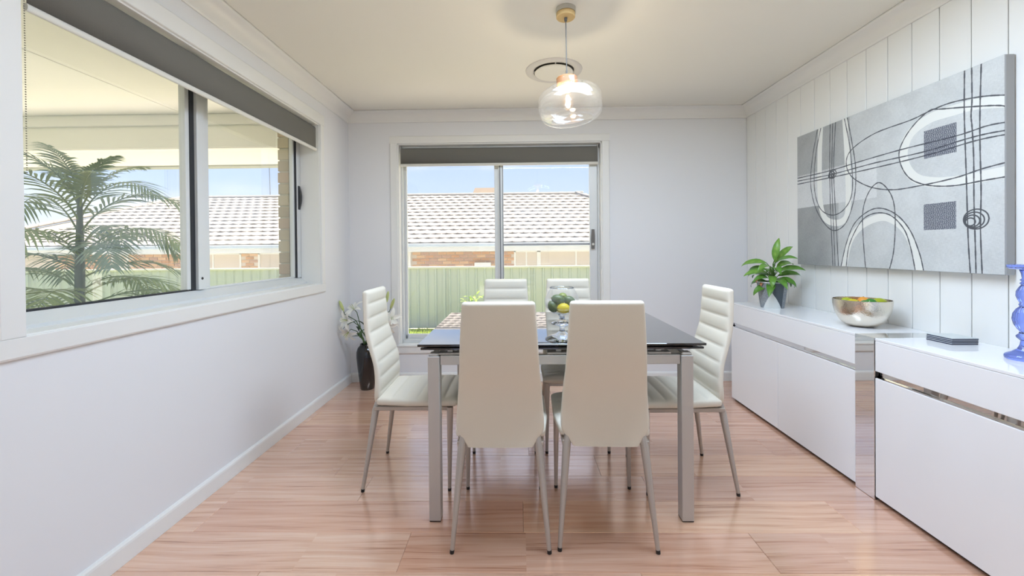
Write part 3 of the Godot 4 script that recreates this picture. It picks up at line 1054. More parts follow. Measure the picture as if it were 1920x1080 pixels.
func section(w: float, t: float, n: float, count: int) -> PackedVector2Array:
	var out := PackedVector2Array()
	for i in count:
		var a := TAU * (i + 0.5) / count
		var c := cos(a)
		var s := sin(a)
		out.append(Vector2(w * signf(c) * pow(absf(c), 2.0 / n), t * signf(s) * pow(absf(s), 2.0 / n)))
	return out


func lerp_table(tab: Array, y: float, col: int) -> float:
	for i in tab.size() - 1:
		if y <= tab[i + 1][0] or i == tab.size() - 2:
			var k := clampf((y - tab[i][0]) / (tab[i + 1][0] - tab[i][0]), 0, 1)
			return cubic_interpolate(tab[i][col], tab[i + 1][col], tab[maxi(i - 1, 0)][col], tab[mini(i + 2, tab.size() - 1)][col], k)
	return tab[-1][col]


func make_chair() -> Node3D:
	# the sitter looks towards -z; the rear feet stand on z = 0
	var t := thing("dining_chair", "", "chair")
	# height, forward place of the outer back skin, half width
	var tab := [[.385, .040, .130], [.41, .045, .147], [.445, .049, .171], [.48, .051, .175], [.53, .052, .172], [.605, .043, .166], [.677, .020, .159], [.762, -.003, .153], [.868, -.012, .147], [.965, -.016, .141]]
	var rows := []
	var cnt := 48
	var steps := 88
	var th := .036
	for r in steps + 1:
		var y := lerpf(.386, .953, float(r) / steps)
		var u := lerp_table(tab, y, 1) + th * .5
		var hw := lerp_table(tab, y, 2)
		var row := PackedVector3Array()
		for p in section(hw, th * .5, 5.0, cnt):
			var d := p.y
			if d > 0.0 and y > .46:
				var ph := fposmod((y - .477) / .0708, 1.0)
				var puff := pow(absf(sin(PI * ph)), .40)
				var edge := 1.0 - pow(absf(p.x / hw), 8.0)
				d += (.009 * puff - .006) * edge
			row.append(V(p.x, y, -(u + d)))
		rows.append(row)
	# rounded top
	for k in range(1, 6):
		var a := PI / 2 * k / 5.0
		var u := lerp_table(tab, .96, 1) + th * .5
		var row := PackedVector3Array()
		for p in section(.1412 - .013 * (1 - cos(a)), th * .5 * maxf(cos(a), .25), 5.0, cnt):
			row.append(V(p.x, .953 + .0135 * sin(a), -(u + p.y)))
		rows.append(row)
	var b := MB.new()
	b.loft(rows, true, true, 0)
	part("backrest", b.done(), M.leather, t)
	# seat: lofted front to back
	rows = []
	steps = 72
	for r in steps + 1:
		var u := lerpf(.062, .468, float(r) / steps)
		var e := minf((u - .062) / .02, (.468 - u) / .022)
		var rnd := sqrt(clampf(1.0 - pow(1.0 - clampf(e, 0, 1), 2.0), 0.03, 1))
		var hw := lerpf(.178, .197, clampf((u - .06) / .16, 0, 1)) - .02 * (1 - rnd)
		var row := PackedVector3Array()
		for p in section(hw, .026 * rnd, 4.0, cnt):
			var y := p.y
			if y > 0.0:
				var ph := fposmod((u - .075) / .0655, 1.0)
				y += (.010 * pow(absf(sin(PI * ph)), .38) - .006) * (1 - pow(absf(p.x / hw), 6.0)) * rnd
			row.append(V(p.x, .431 + y, -u))
		rows.append(row)
	var s := MB.new()
	s.loft(rows, true, true, 0)
	part("seat", s.done(), M.leather, t)
	for k in [-1, 1]:
		var m := MB.new()
		m.tube([V(.146 * k, .435, -.070), V(.153 * k, .385, -.056), V(.1865 * k, .012, -.001)], [.0135, .0165, .0082], 16)
		var leg := part("leg", m.done(), M.chair_metal, t)
		var f := MB.new()
		f.tube([V(.1865 * k, .0135, -.001), V(.1875 * k, 0, 0)], [.0088, .0085], 14)
		part("foot_cap", f.done(), M.black_plastic, leg)
		var m2 := MB.new()
		m2.tube([V(.172 * k, .405, -.425), V(.177 * k, .012, -.42)], [.0155, .0082], 16)
		var l2 := part("leg", m2.done(), M.chair_metal, t)
		var f2 := MB.new()
		f2.tube([V(.177 * k, .0135, -.42), V(.177 * k, 0, -.42)], [.0088, .0085], 14)
		part("foot_cap", f2.done(), M.black_plastic, l2)
	part("seat_frame", boxes([[V(-.172, .386, -.435), V(-.152, .406, -.05)], [V(.152, .386, -.435), V(.172, .406, -.05)], [V(-.16, .388, -.435), V(.16, .404, -.412)]], .003), M.chair_metal, t)
	return t


# ---------------------------------------------------------------- pendant lamp and air vent
func pendant_and_vent() -> void:
	var t := thing("pendant_light", "glass pendant lamp with timber cap and glowing filament bulb hanging over the table", "pendant lamp", V(.25, CEIL, -2.075))
	var a := MB.new()
	a.lathe([Vector2(0, 0), Vector2(.050, 0), Vector2(.050, -.024), Vector2(0, -.024)], 40)
	part("canopy", a.done(), mat("canopy_metal", rgb(200, 198, 190), 0.35, 0.6), t)
	var b := MB.new()
	b.lathe([Vector2(0, -.024), Vector2(.0465, -.024), Vector2(.0475, -.027), Vector2(.0475, -.043), Vector2(.045, -.046), Vector2(0, -.046)], 40)
	part("canopy_disc", b.done(), M.pale_wood, t)
	var c := MB.new()
	c.lathe([Vector2(0, -.046), Vector2(.008, -.046), Vector2(.007, -.062), Vector2(0, -.062)], 16)
	c.tube([V(0, -.05, 0), V(.003, -.348, 0)], [.0028], 8)
	c.tube([V(.003, -.312, 0), V(.003, -.352, 0)], [.005], 10)
	part("cord", c.done(), mat("cord_grey", rgb(84, 80, 74), 0.6), t)
	var tilt := Basis(Vector3.BACK, .04)
	var lean := Basis(Vector3.BACK, .11) * Basis(Vector3.RIGHT, -.03)
	var o := V(.003, -.348, 0)
	var d := MB.new()
	d.lathe([Vector2(0, 0), Vector2(.050, 0), Vector2(.053, -.003), Vector2(.053, -.038), Vector2(.050, -.041), Vector2(0, -.041)], 40, o, 0, 0, tilt)
	part("cap", d.done(), M.warm_wood, t)
	# blown glass drum: neck, sloping shoulder, upright wall, turned-in foot with an open mouth
	var prof := [Vector2(.056, -.012), Vector2(.056, -.040), Vector2(.068, -.050), Vector2(.100, -.058), Vector2(.130, -.068), Vector2(.150, -.084), Vector2(.159, -.105), Vector2(.1605, -.130), Vector2(.1600, -.155), Vector2(.155, -.175), Vector2(.143, -.190), Vector2(.125, -.198), Vector2(.110, -.200)]
	var e := MB.new()
	e.lathe(prof, 64, o, 0, 0, lean)
	for i in range(1, prof.size()):
		prof[i] = prof[i] - Vector2(0, .022)
	var inner := []
	for q in prof:
		inner.append(Vector2(q.x - .0035, q.y + (.0025 if q.y < -.182 else 0.0)))
	inner.reverse()
	e.lathe(inner, 64, o, 0, 0, lean)
	part("shade", e.done(), M.shade_glass, t)
	var rim := MB.new()
	rim.lathe([Vector2(.110, -.2225), Vector2(.1065, -.2225), Vector2(.1065, -.2195), Vector2(.110, -.2195), Vector2(.110, -.2225)], 64, o, 0, 0, lean)
	part("shade_rim", rim.done(), M.clear_glass, t)
	var f := MB.new()
	f.lathe([Vector2(0, -.041), Vector2(.019, -.041), Vector2(.019, -.068), Vector2(.015, -.072), Vector2(0, -.072)], 24, o, 0, 0, tilt)
	part("socket", f.done(), mat("socket_brass", rgb(200, 170, 130), 0.4, 0.4), t)
	var bulb := mat("bulb_glow", Color(1.0, 0.80, 0.55, 0.002), 0.0)
	bulb.transparency = BaseMaterial3D.TRANSPARENCY_ALPHA
	bulb.emission_enabled = true
	bulb.emission = Color(1.0, 0.72, 0.42)
	bulb.emission_energy_multiplier = 0.55
	var g := MB.new()
	g.lathe([Vector2(.012, -.070), Vector2(.014, -.080), Vector2(.024, -.100), Vector2(.029, -.120), Vector2(.027, -.140), Vector2(.019, -.156), Vector2(.008, -.163), Vector2(0, -.164)], 28, o, 0, 0, tilt)
	part("bulb", g.done(), bulb, t)
	var fil := mat("filament_glow", rgb(255, 220, 170), 0.5)
	fil.emission_enabled = true
	fil.emission = Color(1.0, 0.66, 0.32)
	fil.emission_energy_multiplier = 3.0
	var h := MB.new()
	for k in 8:
		var an := TAU * k / 8
		h.tube([o + tilt * V(cos(an) * .007, -.088, sin(an) * .007), o + tilt * V(cos(an) * .013, -.138, sin(an) * .013)], [.0011], 5)
	part("filament", h.done(), fil, t)
	var l := OmniLight3D.new()
	l.name = "bulb_lamp"
	l.light_energy = 0.09
	l.light_color = Color(1.0, 0.93, 0.80)
	l.light_size = 0.012
	l.omni_range = 12.0
	l.omni_attenuation = 2.0
	l.shadow_enabled = true
	l.position = o + tilt * V(0, -.115, 0)
	t.add_child(l)

	var v := thing("ceiling_vent", "round white air vent set in the ceiling behind the pendant lamp", "vent", V(.252, CEIL, -2.79))
	var r := MB.new()
	r.lathe([Vector2(.135, .0), Vector2(.138, -.006), Vector2(.150, -.012), Vector2(.178, -.011), Vector2(.190, -.005), Vector2(.192, 0)], 64)
	part("ring", r.done(), mat("vent_white", rgb(214, 210, 206), 0.5), v)
	var w := MB.new()
	w.lathe([Vector2(0, -.0005), Vector2(.140, -.0005)], 48)
	part("shaded_throat", w.done(), mat("vent_shade", rgb(84, 80, 72), 0.8), v)  # flat dark disc, painted for the shade inside the vent opening
	var x := MB.new()
	x.lathe([Vector2(0, -.012), Vector2(.126, -.012), Vector2(.130, -.016), Vector2(.126, -.021), Vector2(.08, -.025), Vector2(0, -.026)], 64)
	part("disc", x.done(), M.ceiling_paint, v)
	part("spider", boxes([[V(-.136, -.011, -.004), V(.136, -.002, .004)], [V(-.004, -.011, -.136), V(.004, -.002, .136)]], .001), M.vent_white, v)


# ---------------------------------------------------------------- painting
func brush(im: Image, pts: Array, width: float, col: Color, wob := 0.0) -> void:
	var w := im.get_width()
	var h := im.get_height()
	var path := []
	for i in pts.size() - 1:
		var p0: Vector2 = pts[maxi(i - 1, 0)]
		var p1: Vector2 = pts[i]
		var p2: Vector2 = pts[i + 1]
		var p3: Vector2 = pts[mini(i + 2, pts.size() - 1)]
		var n := 8
		for k in n:
			path.append(p1.cubic_interpolate(p2, p0, p3, float(k) / n) * Vector2(w, h))
	path.append(pts[-1] * Vector2(w, h))
	for i in path.size() - 1:
		var a: Vector2 = path[i]
		var b: Vector2 = path[i + 1]
		var r := width * 0.5 * (1.0 + wob * sin(i * 1.7))
		var ab := b - a
		var l2 := maxf(ab.length_squared(), 1e-4)
		for y in range(maxi(0, int(minf(a.y, b.y) - r - 1)), mini(h, int(maxf(a.y, b.y) + r + 2))):
			for x in range(maxi(0, int(minf(a.x, b.x) - r - 1)), mini(w, int(maxf(a.x, b.x) + r + 2))):
				var p := Vector2(x + .5, y + .5)
				var t := clampf((p - a).dot(ab) / l2, 0, 1)
				var k := clampf(r + .5 - p.distance_to(a + ab * t), 0, 1) * col.a
				if k > 0:
					im.set_pixel(x, y, im.get_pixel(x, y).lerp(Color(col, 1), k))


func P(list: Array) -> Array:
	var out := []
	for i in range(0, list.size(), 2):
		out.append(Vector2(list[i], list[i + 1]))
	return out


func painting() -> void:
	var w := 1100
	var h := 800
	var im := Image.create_empty(w, h, false, Image.FORMAT_RGB8)
	var n := noise(0.006, 31, 3)
	var wx := noise(1.0, 32, 1)
	for y in h:
		for x in w:
			var u := float(x) / w
			var v := float(y) / h
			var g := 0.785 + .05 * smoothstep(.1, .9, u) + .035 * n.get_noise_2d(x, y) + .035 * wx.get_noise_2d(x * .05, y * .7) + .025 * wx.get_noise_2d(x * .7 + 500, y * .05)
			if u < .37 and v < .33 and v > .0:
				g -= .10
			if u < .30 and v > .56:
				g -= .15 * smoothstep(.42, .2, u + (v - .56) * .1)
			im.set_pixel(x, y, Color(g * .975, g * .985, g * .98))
	var white := rgb(232, 232, 226)
	# pale scratched band on the left
	var sw := noise(1.0, 33, 1)
	for y in range(int(.311 * h), int(.565 * h)):
		for x in range(0, int(.519 * w)):
			var c := Vector2(x - .44 * w, y - .36 * h) if x > .36 * w else Vector2(x * .5 - .1 * w, y - .5 * h)
			var rings := absf(sin(c.length() * .55 + sw.get_noise_2d(x * .06, y * .06) * 6.0))
			var s: float = sw.get_noise_2d(x * .25, y * .12) * .5 + .5
			im.set_pixel(x, y, im.get_pixel(x, y).lerp(Color(.93, .93, .93), .25 + .45 * smoothstep(.55, .95, rings * .6 + s * .5)))
	brush(im, P([.182, 0, .173, .203, .175, .502, .206, .654, .283, .701, .347, .669, .361, .549, .355, .26, .342, 0]), 36, white)
	brush(im, P([1.02, .221, .922, .185, .833, .179, .75, .183, .676, .233, .646, .324, .659, .419, .704, .494, .784, .531, .879, .541, .949, .536, 1.02, .532]), 42, white)
	brush(im, P([.332, 1.02, .367, .837, .433, .736, .529, .690, .595, .709, .656, .779, .694, .895, .714, 1.02]), 36, white)
	var ink := rgb(82, 84, 88)
	for q in [
		[.16, -.01, .117, .22, .108, .422, .158, .615, .253, .747, .34, .714, .394, .555, .405, .364, .382, .164, .356, 0],
		[.185, -.01, .143, .194, .134, .427, .175, .584, .26, .644, .34, .607, .385, .494, .375, .236, .339, 0],
		[.248, -.01, .244, .193, .246, .546, .262, 1.0], [.264, -.01, .257, .388, .268, .74, .276, 1.0], [.283, 0, .269, .328, .285, .71, .298, 1.0],
		[-.01, .323, .239, .328, .421, .317, .637, .309, .849, .312, .95, .302, 1.02, .311], [-.01, .345, .254, .356, .507, .349, .732, .353, .879, .34, .95, .339, 1.02, .347],
		[-.01, .37, .313, .378, .563, .379, .758, .374, .915, .359, 1.02, .365],
		[1.02, .193, .936, .157, .833, .136, .75, .143, .677, .157, .507, .167, .382, .224, .349, .304, .382, .403, .482, .491, .595, .532, .713, .534, .848, .522, .936, .5, 1.02, .488],
		[1.02, .253, .989, .226, .922, .197, .801, .153, .75, .141, .676, .208, .629, .306, .635, .399, .676, .487, .749, .539, .841, .561, .936, .557, 1.02, .554],
		[.315, 1.0, .346, .852, .394, .719, .47, .646, .54, .634, .616, .684, .675, .78, .713, .907, .729, 1.0], [.347, 1.0, .367, .852, .433, .707, .506, .661, .584, .681, .646, .766, .675, .87, .695, 1.0],
		[.458, 1.0, .445, .795, .445, .636, .476, .526, .524, .475, .568, .516, .6, .603, .608, .736, .6, .896, .581, 1.0],
		[.879, 0, .878, .2, .881, .369, .885, .559, .89, .827, .897, 1.0], [.902, 0, .903, .157, .9, .232, .903, .288, .908, .433, .909, .652, .913, .871, .915, 1.0], [.932, 0, .928, .223, .928, .385, .931, .602, .929, .785, .934, 1.0]]:
		brush(im, P(q), 4.8, ink, .2)
	for c in [[.915, .738, .040, .048], [.262, .355, .024, .030]]:     # scribbled rings
		for k in 4:
			var ring := []
			for i in 15:
				var a := TAU * i / 14.0 + k
				var s := 1.0 - .2 * k
				ring.append(Vector2(c[0] - .006 * k + c[2] * s * cos(a), c[1] + .004 * k + c[3] * s * sin(a)))
			brush(im, ring, 4.6, ink)
	for q in [[.732, .243, .852, .393], [.730, .641, .850, .780]]:      # stitched squares
		for y in range(int(q[1] * h), int(q[3] * h)):
			for x in range(int(q[0] * w), int(q[2] * w)):
				var s := absf(sin(x * .42 + sin(y * .3) * .7)) * .55 + absf(sin(y * .5 + sin(x * .21))) * .40 + sw.get_noise_2d(x * .3, y * .2) * .35
				im.set_pixel(x, y, im.get_pixel(x, y).lerp(rgb(62, 66, 82), clampf(1.35 - s * 1.25, 0.1, .97)))
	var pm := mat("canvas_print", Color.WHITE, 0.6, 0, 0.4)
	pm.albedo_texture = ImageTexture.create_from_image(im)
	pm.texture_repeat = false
	var t := thing("painting", "large grey abstract canvas with looping black and white lines on the boarded wall", "painting", V(1.998, 1.488, -2.285))
	var z0 := -.605
	var z1 := .615
	part("canvas", boxes([[V(-.040, -.444, z0), V(0, .444, z1)]], .003), mat("canvas_edge", rgb(176, 178, 180), 0.7), t)
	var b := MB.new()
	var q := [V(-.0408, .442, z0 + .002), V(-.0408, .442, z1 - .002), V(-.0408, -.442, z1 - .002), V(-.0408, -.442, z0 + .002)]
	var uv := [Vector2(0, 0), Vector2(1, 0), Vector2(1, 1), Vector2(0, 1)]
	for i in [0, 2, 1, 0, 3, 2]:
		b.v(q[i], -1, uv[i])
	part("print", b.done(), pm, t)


# ---------------------------------------------------------------- leaves
func leaf_mesh(length: float, width: float, bend: float, fold: float, pale := 0.0, shape := 0.8) -> ArrayMesh:
	# grows from the origin towards +z, bending down
	var b := MB.new()
	var n := 8
	var rows := []
	var cols := []
	var p := Vector3.ZERO
	var ang := 0.0
	for i in n + 1:
		var t := float(i) / n
		var w := width * .5 * pow(sin(PI * pow(clampf(t, 0.015, 0.985), shape)), .85)
		var row := []
		var col := []
		for k in 5:
			var s := (k - 2) / 2.0
			row.append(p + V(s * w, absf(s) * w * fold * cos(ang) + .06 * w * sin(t * 14 + s * 3), absf(s) * w * fold * sin(ang)))
			var y := pale * (1.0 - absf(s)) * (0.6 + .4 * sin(t * 23.0 + k))
			col.append(Color(.34, .50, .34).lerp(Color.WHITE, clampf(y, 0, 1)))
		rows.append(row)
		cols.append(col)
		ang += bend / n * (0.4 + 1.2 * t)
		p += V(0, -sin(ang), cos(ang)) * (length / n)
	for i in n:
		for k in 4:
			for e in [[i, k], [i, k + 1], [i + 1, k + 1], [i, k], [i + 1, k + 1], [i + 1, k]]:
				b.v(rows[e[0]][e[1]], 0, Vector2(e[1] / 4.0, float(e[0]) / n), cols[e[0]][e[1]])
	return b.done()


# ---------------------------------------------------------------- things on the sideboards and the table
func ornaments() -> void:
	# potted plant
	var pt := thing("potted_plant", "leafy green plant in a grey, black and white geometric pot on the sideboard", "potted plant", V(1.768, .745, -2.87))
	var pm := mat("pot_paint", Color.WHITE, 0.55)
	pm.vertex_color_use_as_albedo = true
	var b := MB.new()
	var seg := 200
	var rings := 80
	var tv := PackedVector3Array()
	var tg := PackedInt32Array()
	var tc := PackedColorArray()
	var cn := noise(6.0, 41, 3)
	var corner := func(i: int, r: int) -> Array:
		var a := TAU * i / seg
		var v := float(r) / rings
		var rad := lerpf(.071, .094, v)
		var p := V(cos(a) * rad, v * .174, sin(a) * rad)
		# angle from the side that faces the room's middle, clockwise
		var f := wrapf(a - 2.12, -PI, PI)
		var k := fposmod(f + .85, TAU / 3) - .85       # the pattern repeats three times round
		var col: Color
		if absf(k) < .80 * (1 - v / .62):
			col = rgb(222, 226, 224)
		elif k < -.05 - (v - .62) * .45:
			col = rgb(76, 84, 90)
		else:
			var s: float = cn.get_noise_3dv(p * 14.0) * .12
			col = Color(.56 + s, .58 + s, .60 + s)
		return [p, col.srgb_to_linear()]
	for r in rings:
		for i in seg:
			var q := [corner.call(i, r), corner.call(i + 1, r), corner.call(i + 1, r + 1), corner.call(i, r + 1)]
			var flat: Color = q[0][1]
			for tr in [[0, 1, 2], [0, 2, 3]]:
				for k in tr:
					tv.append(q[k][0])
					tc.append(flat)
				tg.append(0)
	b.emit(tv, tg, PackedVector2Array(), tc)
	part("pot", b.done(), pm, pt)
	var pr := MB.new()
	pr.lathe([Vector2(.094, .174), Vector2(.0955, .177), Vector2(.0935, .181), Vector2(.088, .181), Vector2(.086, .155), Vector2(.066, .004), Vector2(0, .004), Vector2(0, 0), Vector2(.071, 0)], 64)
	part("pot_rim", pr.done(), mat("pot_white", rgb(215, 218, 218), 0.5), pt)
	var so := MB.new()
	so.lathe([Vector2(0, .164), Vector2(.05, .162), Vector2(.0865, .156), Vector2(.083, .146), Vector2(0, .146)], 32)
	part("soil", so.done(), mat("soil", rgb(62, 46, 36), 0.95), pt)
	var greens := []
	for c in [rgb(140, 184, 84), rgb(166, 204, 96), rgb(118, 166, 88)]:
		var m := mat("plant_leaf", c, 0.35, 0, 0.5)
		m.vertex_color_use_as_albedo = true
		m.backlight_enabled = true
		m.backlight = Color(.25, .35, .08)
		greens.append(m)
	var ls := [leaf_mesh(.165, .046, 1.1, .25, .75), leaf_mesh(.170, .054, 1.3, .25, .5), leaf_mesh(.140, .048, 1.9, .22, .3)]
	var stems := MB.new()
	# azimuth (degrees from the room side: 90 towards the viewer, 180 to the left), height of the root, tilt up, kind, tone
	var spec := [[200, .31, .25, 1, 1], [10, .33, 1.0, 0, 1], [330, .31, .75, 0, 1], [100, .33, 1.25, 0, 1], [190, .24, .35, 2, 2], [150, .20, .5, 2, 0], [215, .18, .2, 2, 2], [340, .25, .30, 1, 0], [20, .22, .40, 1, 0], [60, .25, .5, 1, 0], [110, .27, .35, 1, 0], [120, .22, .1, 2, 1],
		[350, .17, .25, 1, 2], [160, .15, .1, 2, 0], [250, .22, .3, 1, 2], [290, .24, .5, 1, 0], [270, .16, .1, 2, 2], [90, .30, .7, 1, 0], [140, .28, .5, 2, 1], [65, .20, .2, 2, 0], [100, .20, .15, 1, 0], [205, .26, .45, 2, 0], [170, .24, .3, 1, 1], [125, .17, .0, 1, 0], [30, .19, .15, 2, 0], [355, .28, .55, 1, 1]]
	for q in spec:
		var az := deg_to_rad(q[0])
		var out := V(cos(az), 0, sin(az))
		var root: Vector3 = V(0, q[1], 0) + out * .035
		stems.tube([V(rng.randf_range(-.02, .02), .15, rng.randf_range(-.02, .02)), V(0, q[1] - .03, 0) + out * .012, root], [.005, .004, .0025], 6)
		var zz: Vector3 = (out * cos(q[2]) + V(0, sin(q[2]), 0)).normalized()
		var want: Vector3 = (Vector3.UP * .95 + V(-.35, .1, .7)).normalized()       # blades turn towards the light of the room
		var yy := (want - zz * want.dot(zz)).normalized()
		part("leaf", ls[q[3]], greens[q[4]], pt, root, Basis(yy.cross(zz), yy, zz))
	part("stem", stems.done(), mat("plant_stem", rgb(96, 132, 64), 0.6), pt)
	var wl := mat("dry_leaf", rgb(178, 122, 82), 0.8)
	var dry := leaf_mesh(.042, .026, 2.2, .5)
	for q in [[185.0, .012], [120.0, .0], [60.0, .02], [160.0, -.005]]:
		var az := deg_to_rad(q[0])
		var out := V(cos(az), 0, sin(az))
		part("wilted_leaf", dry, wl, pt, V(0, .178 + q[1], 0) + out * .076, Basis(Vector3.UP, atan2(out.x, out.z)) * Basis(Vector3.RIGHT, -.2))

	# hammered bowl
	var bo := thing("fruit_bowl", "hammered silver metal bowl of fruit on the sideboard beside the mirrored column", "bowl", V(1.810, .745, -2.18))
	var hm := mat("hammered_metal", rgb(226, 218, 204), 0.09, 1.0)
	var ht := NoiseTexture2D.new()
	var hc := FastNoiseLite.new()
	hc.noise_type = FastNoiseLite.TYPE_CELLULAR
	hc.seed = 4
	hc.frequency = 0.055
	ht.noise = hc
	ht.width = 512; ht.height = 512; ht.seamless = true
	hm.heightmap_enabled = true
	hm.heightmap_texture = ht
	hm.heightmap_scale = 0.10
	hm.uv1_triplanar = true
	hm.uv1_scale = V(6, 6, 6)
	var bp := [Vector2(0, .0), Vector2(.044, .0), Vector2(.051, .003)]
	for i in range(1, 13):
		var a := PI / 2 * i / 12.0
		bp.append(Vector2(.050 + .0745 * sin(a), .003 + .137 * (1 - cos(a))))
	var inn := []
	for q in bp:
		inn.append(Vector2(maxf(q.x - .003, 0), q.y + (.003 if q.y < .1 else .0015)))
	inn.reverse()
	var bb := MB.new()
	bb.lathe(bp + inn, 72)
	part("body", bb.done(), hm, bo)
	var lem := mat("lemon_peel", rgb(214, 196, 34), 0.4)
	var lim := mat("lime_peel", rgb(170, 180, 30), 0.4)
	var grn := mat("pepper_skin", rgb(58, 130, 46), 0.18, 0, 0.6)
	var orn := mat("orange_peel", rgb(240, 160, 60), 0.45)
	var pe := NoiseTexture2D.new()
	pe.noise = noise(0.09, 6, 2)
	pe.width = 128; pe.height = 128; pe.seamless = true
	for m in [lem, lim, orn]:
		m.heightmap_enabled = true
		m.heightmap_texture = pe
		m.heightmap_scale = 0.05
		m.uv1_triplanar = true
		m.uv1_scale = V(14, 14, 14)
	fruit("lemon", "yellow lemon at the left of the silver bowl", V(1.7469, 0.865, -2.161), V(.025, .032, .025), lem, Basis(Vector3.BACK, PI / 2 + .2), .16)
	fruit("lemon", "darker yellow lemon behind the green pepper in the silver bowl", V(1.7735, 0.865, -2.2256), V(.025, .032, .025), lim, Basis(Vector3.BACK, 1.2), .14)
	fruit("orange", "orange fruit between the green pepper and the lime in the silver bowl", V(1.8381, 0.868, -2.2028), V(.028, .028, .028), orn, Basis.IDENTITY, 0)
	fruit("lime", "yellow-green lime at the right of the silver bowl", V(1.8731, 0.87, -2.1458), V(.026, .037, .027), lim, Basis(Vector3.BACK, PI / 2 - .1), .06)
	var gp := thing("green_pepper", "shiny green pepper on top in the middle of the silver bowl", "pepper", V(1.8085, 0.865, -2.142))
	var gb := MB.new()
	gb.sphere(V(-.018, 0, .004), V(.026, .021, .022), 20, 12, Basis(Vector3.BACK, .3))
	gb.sphere(V(.017, .004, 0), V(.028, .025, .024), 20, 12, Basis(Vector3.BACK, -.2))
	part("body", gb.done(), grn, gp)
	var gs := MB.new()
	gs.tube([V(-.042, .004, .006), V(-.050, .010, .008), V(-.055, .018, .008)], [.005, .004, .003], 8)
	part("stem", gs.done(), M.plant_stem, gp)

	# coasters
	var cw := mat("coaster_top", rgb(206, 212, 212), 0.3)
	var cb := mat("coaster_dark", rgb(44, 46, 72), 0.4)
	for i in 4:
		var names := ["lowest dark-edged coaster of the stack on the sideboard", "second coaster from the bottom of the stack on the sideboard", "third coaster from the bottom of the stack on the sideboard", "topmost pale grey square coaster of the stack on the sideboard"]
		var c := thing("coaster", names[i], "coaster", V(1.884 + .0006 * (i % 2), .745 + .007 * i, -1.805 + .0005 * i), 0.0, "stacked coasters")
		part("base", boxes([[V(-.055, 0, -.055), V(.055, .0042, .055)]], .0008), cb, c)
		part("face", boxes([[V(-.0545, .0042, -.0545), V(.0545, .007, .0545)]], .0008), cw, c)

	# blue glass stand, ribbed
	var cs := thing("blue_glass_stand", "ribbed blue glass candle stand at the near end of the sideboard", "candle stand", V(1.853, .745, -1.52))
	var bg := mat("blue_glass", Color(.58, .66, 1.0, 0.0), 0.03)
	bg.refraction_enabled = true
	bg.refraction_scale = 0.05
	bg.transparency = BaseMaterial3D.TRANSPARENCY_ALPHA
	var s1 := MB.new()
	s1.lathe([Vector2(0.0000, 0), Vector2(0.0482, 0), Vector2(0.0509, .004), Vector2(0.0509, .012), Vector2(0.0469, .018), Vector2(0.0335, .026), Vector2(0.0201, .038), Vector2(0.0134, .054), Vector2(0.0114, .070), Vector2(0.0000, .070)], 72, Vector3.ZERO, .018, 24)
	part("foot", s1.done(), bg, cs)
	var s2 := MB.new()
	s2.lathe([Vector2(0.0000, .070), Vector2(0.0121, .070), Vector2(0.0214, .080), Vector2(0.0228, .086), Vector2(0.0161, .094), Vector2(0.0134, .102), Vector2(0.0201, .112), Vector2(0.0281, .128), Vector2(0.0322, .148), Vector2(0.0301, .168), Vector2(0.0228, .184), Vector2(0.0134, .195), Vector2(0.0161, .201), Vector2(0.0134, .207),
		Vector2(0.0181, .218), Vector2(0.0228, .233), Vector2(0.0221, .250), Vector2(0.0161, .264), Vector2(0.0100, .274), Vector2(0.0141, .280), Vector2(0.0087, .286), Vector2(0.0134, .292), Vector2(0.0080, .298), Vector2(0.0107, .318), Vector2(0.0147, .330), Vector2(0.0000, .330)], 72, Vector3.ZERO, .03, 20)
	part("stem", s2.done(), bg, cs)
	var s3 := MB.new()
	s3.lathe([Vector2(0.0000, .330), Vector2(0.0147, .330), Vector2(0.0415, .334), Vector2(0.0456, .338), Vector2(0.0456, .348), Vector2(0.0402, .350), Vector2(0.0000, .346)], 72, Vector3.ZERO, .012, 24)
	part("plate", s3.done(), bg, cs)

	# goblet with limes and lemons
	var gpos := V(.193, .762, -1.83)
	var go := thing("glass_goblet", "large stemmed glass goblet holding limes and a lemon on the table", "goblet", gpos)
	var gl := mat("solid_glass", Color(.93, .96, 1.0, 0.0), 0.0)
	gl.refraction_enabled = true
	gl.refraction_scale = 0.05
	gl.transparency = BaseMaterial3D.TRANSPARENCY_ALPHA
	var f1 := MB.new()
	f1.lathe([Vector2(0, .0), Vector2(.074, 0), Vector2(.0755, .003), Vector2(.066, .009), Vector2(.045, .017), Vector2(.024, .026), Vector2(.013, .036), Vector2(.011, .050), Vector2(.014, .058), Vector2(.034, .064), Vector2(.048, .069), Vector2(.048, .073), Vector2(.036, .078), Vector2(.018, .085), Vector2(.012, .093), Vector2(.012, .104), Vector2(.020, .112), Vector2(0, .113)], 56)
	part("stem", f1.done(), gl, go)
	var cup := [Vector2(0, .112), Vector2(.020, .1125), Vector2(.042, .118), Vector2(.060, .130), Vector2(.072, .147), Vector2(.0765, .165), Vector2(.0745, .186), Vector2(.067, .206), Vector2(.058, .221), Vector2(.0535, .230)]
	var f2 := MB.new()
	f2.lathe(cup, 56)
	var cin := []
	for q in cup:
		cin.append(Vector2(maxf(q.x - .0028, 0), q.y + (.0035 if q.x < .05 and q.y < .15 else .0)))
	cin.reverse()
	f2.lathe(cin, 56)
	part("bowl", f2.done(), M.clear_glass, go)
	var rm := MB.new()
	rm.lathe([Vector2(.0535, .229), Vector2(.0545, .231), Vector2(.0525, .233), Vector2(.0505, .231), Vector2(.0515, .229), Vector2(.0535, .229)], 56)
	part("rim", rm.done(), gl, go)
	var dk := mat("dark_lime", rgb(74, 96, 48), 0.4)
	var dk2 := mat("mid_lime", rgb(120, 134, 44), 0.4)
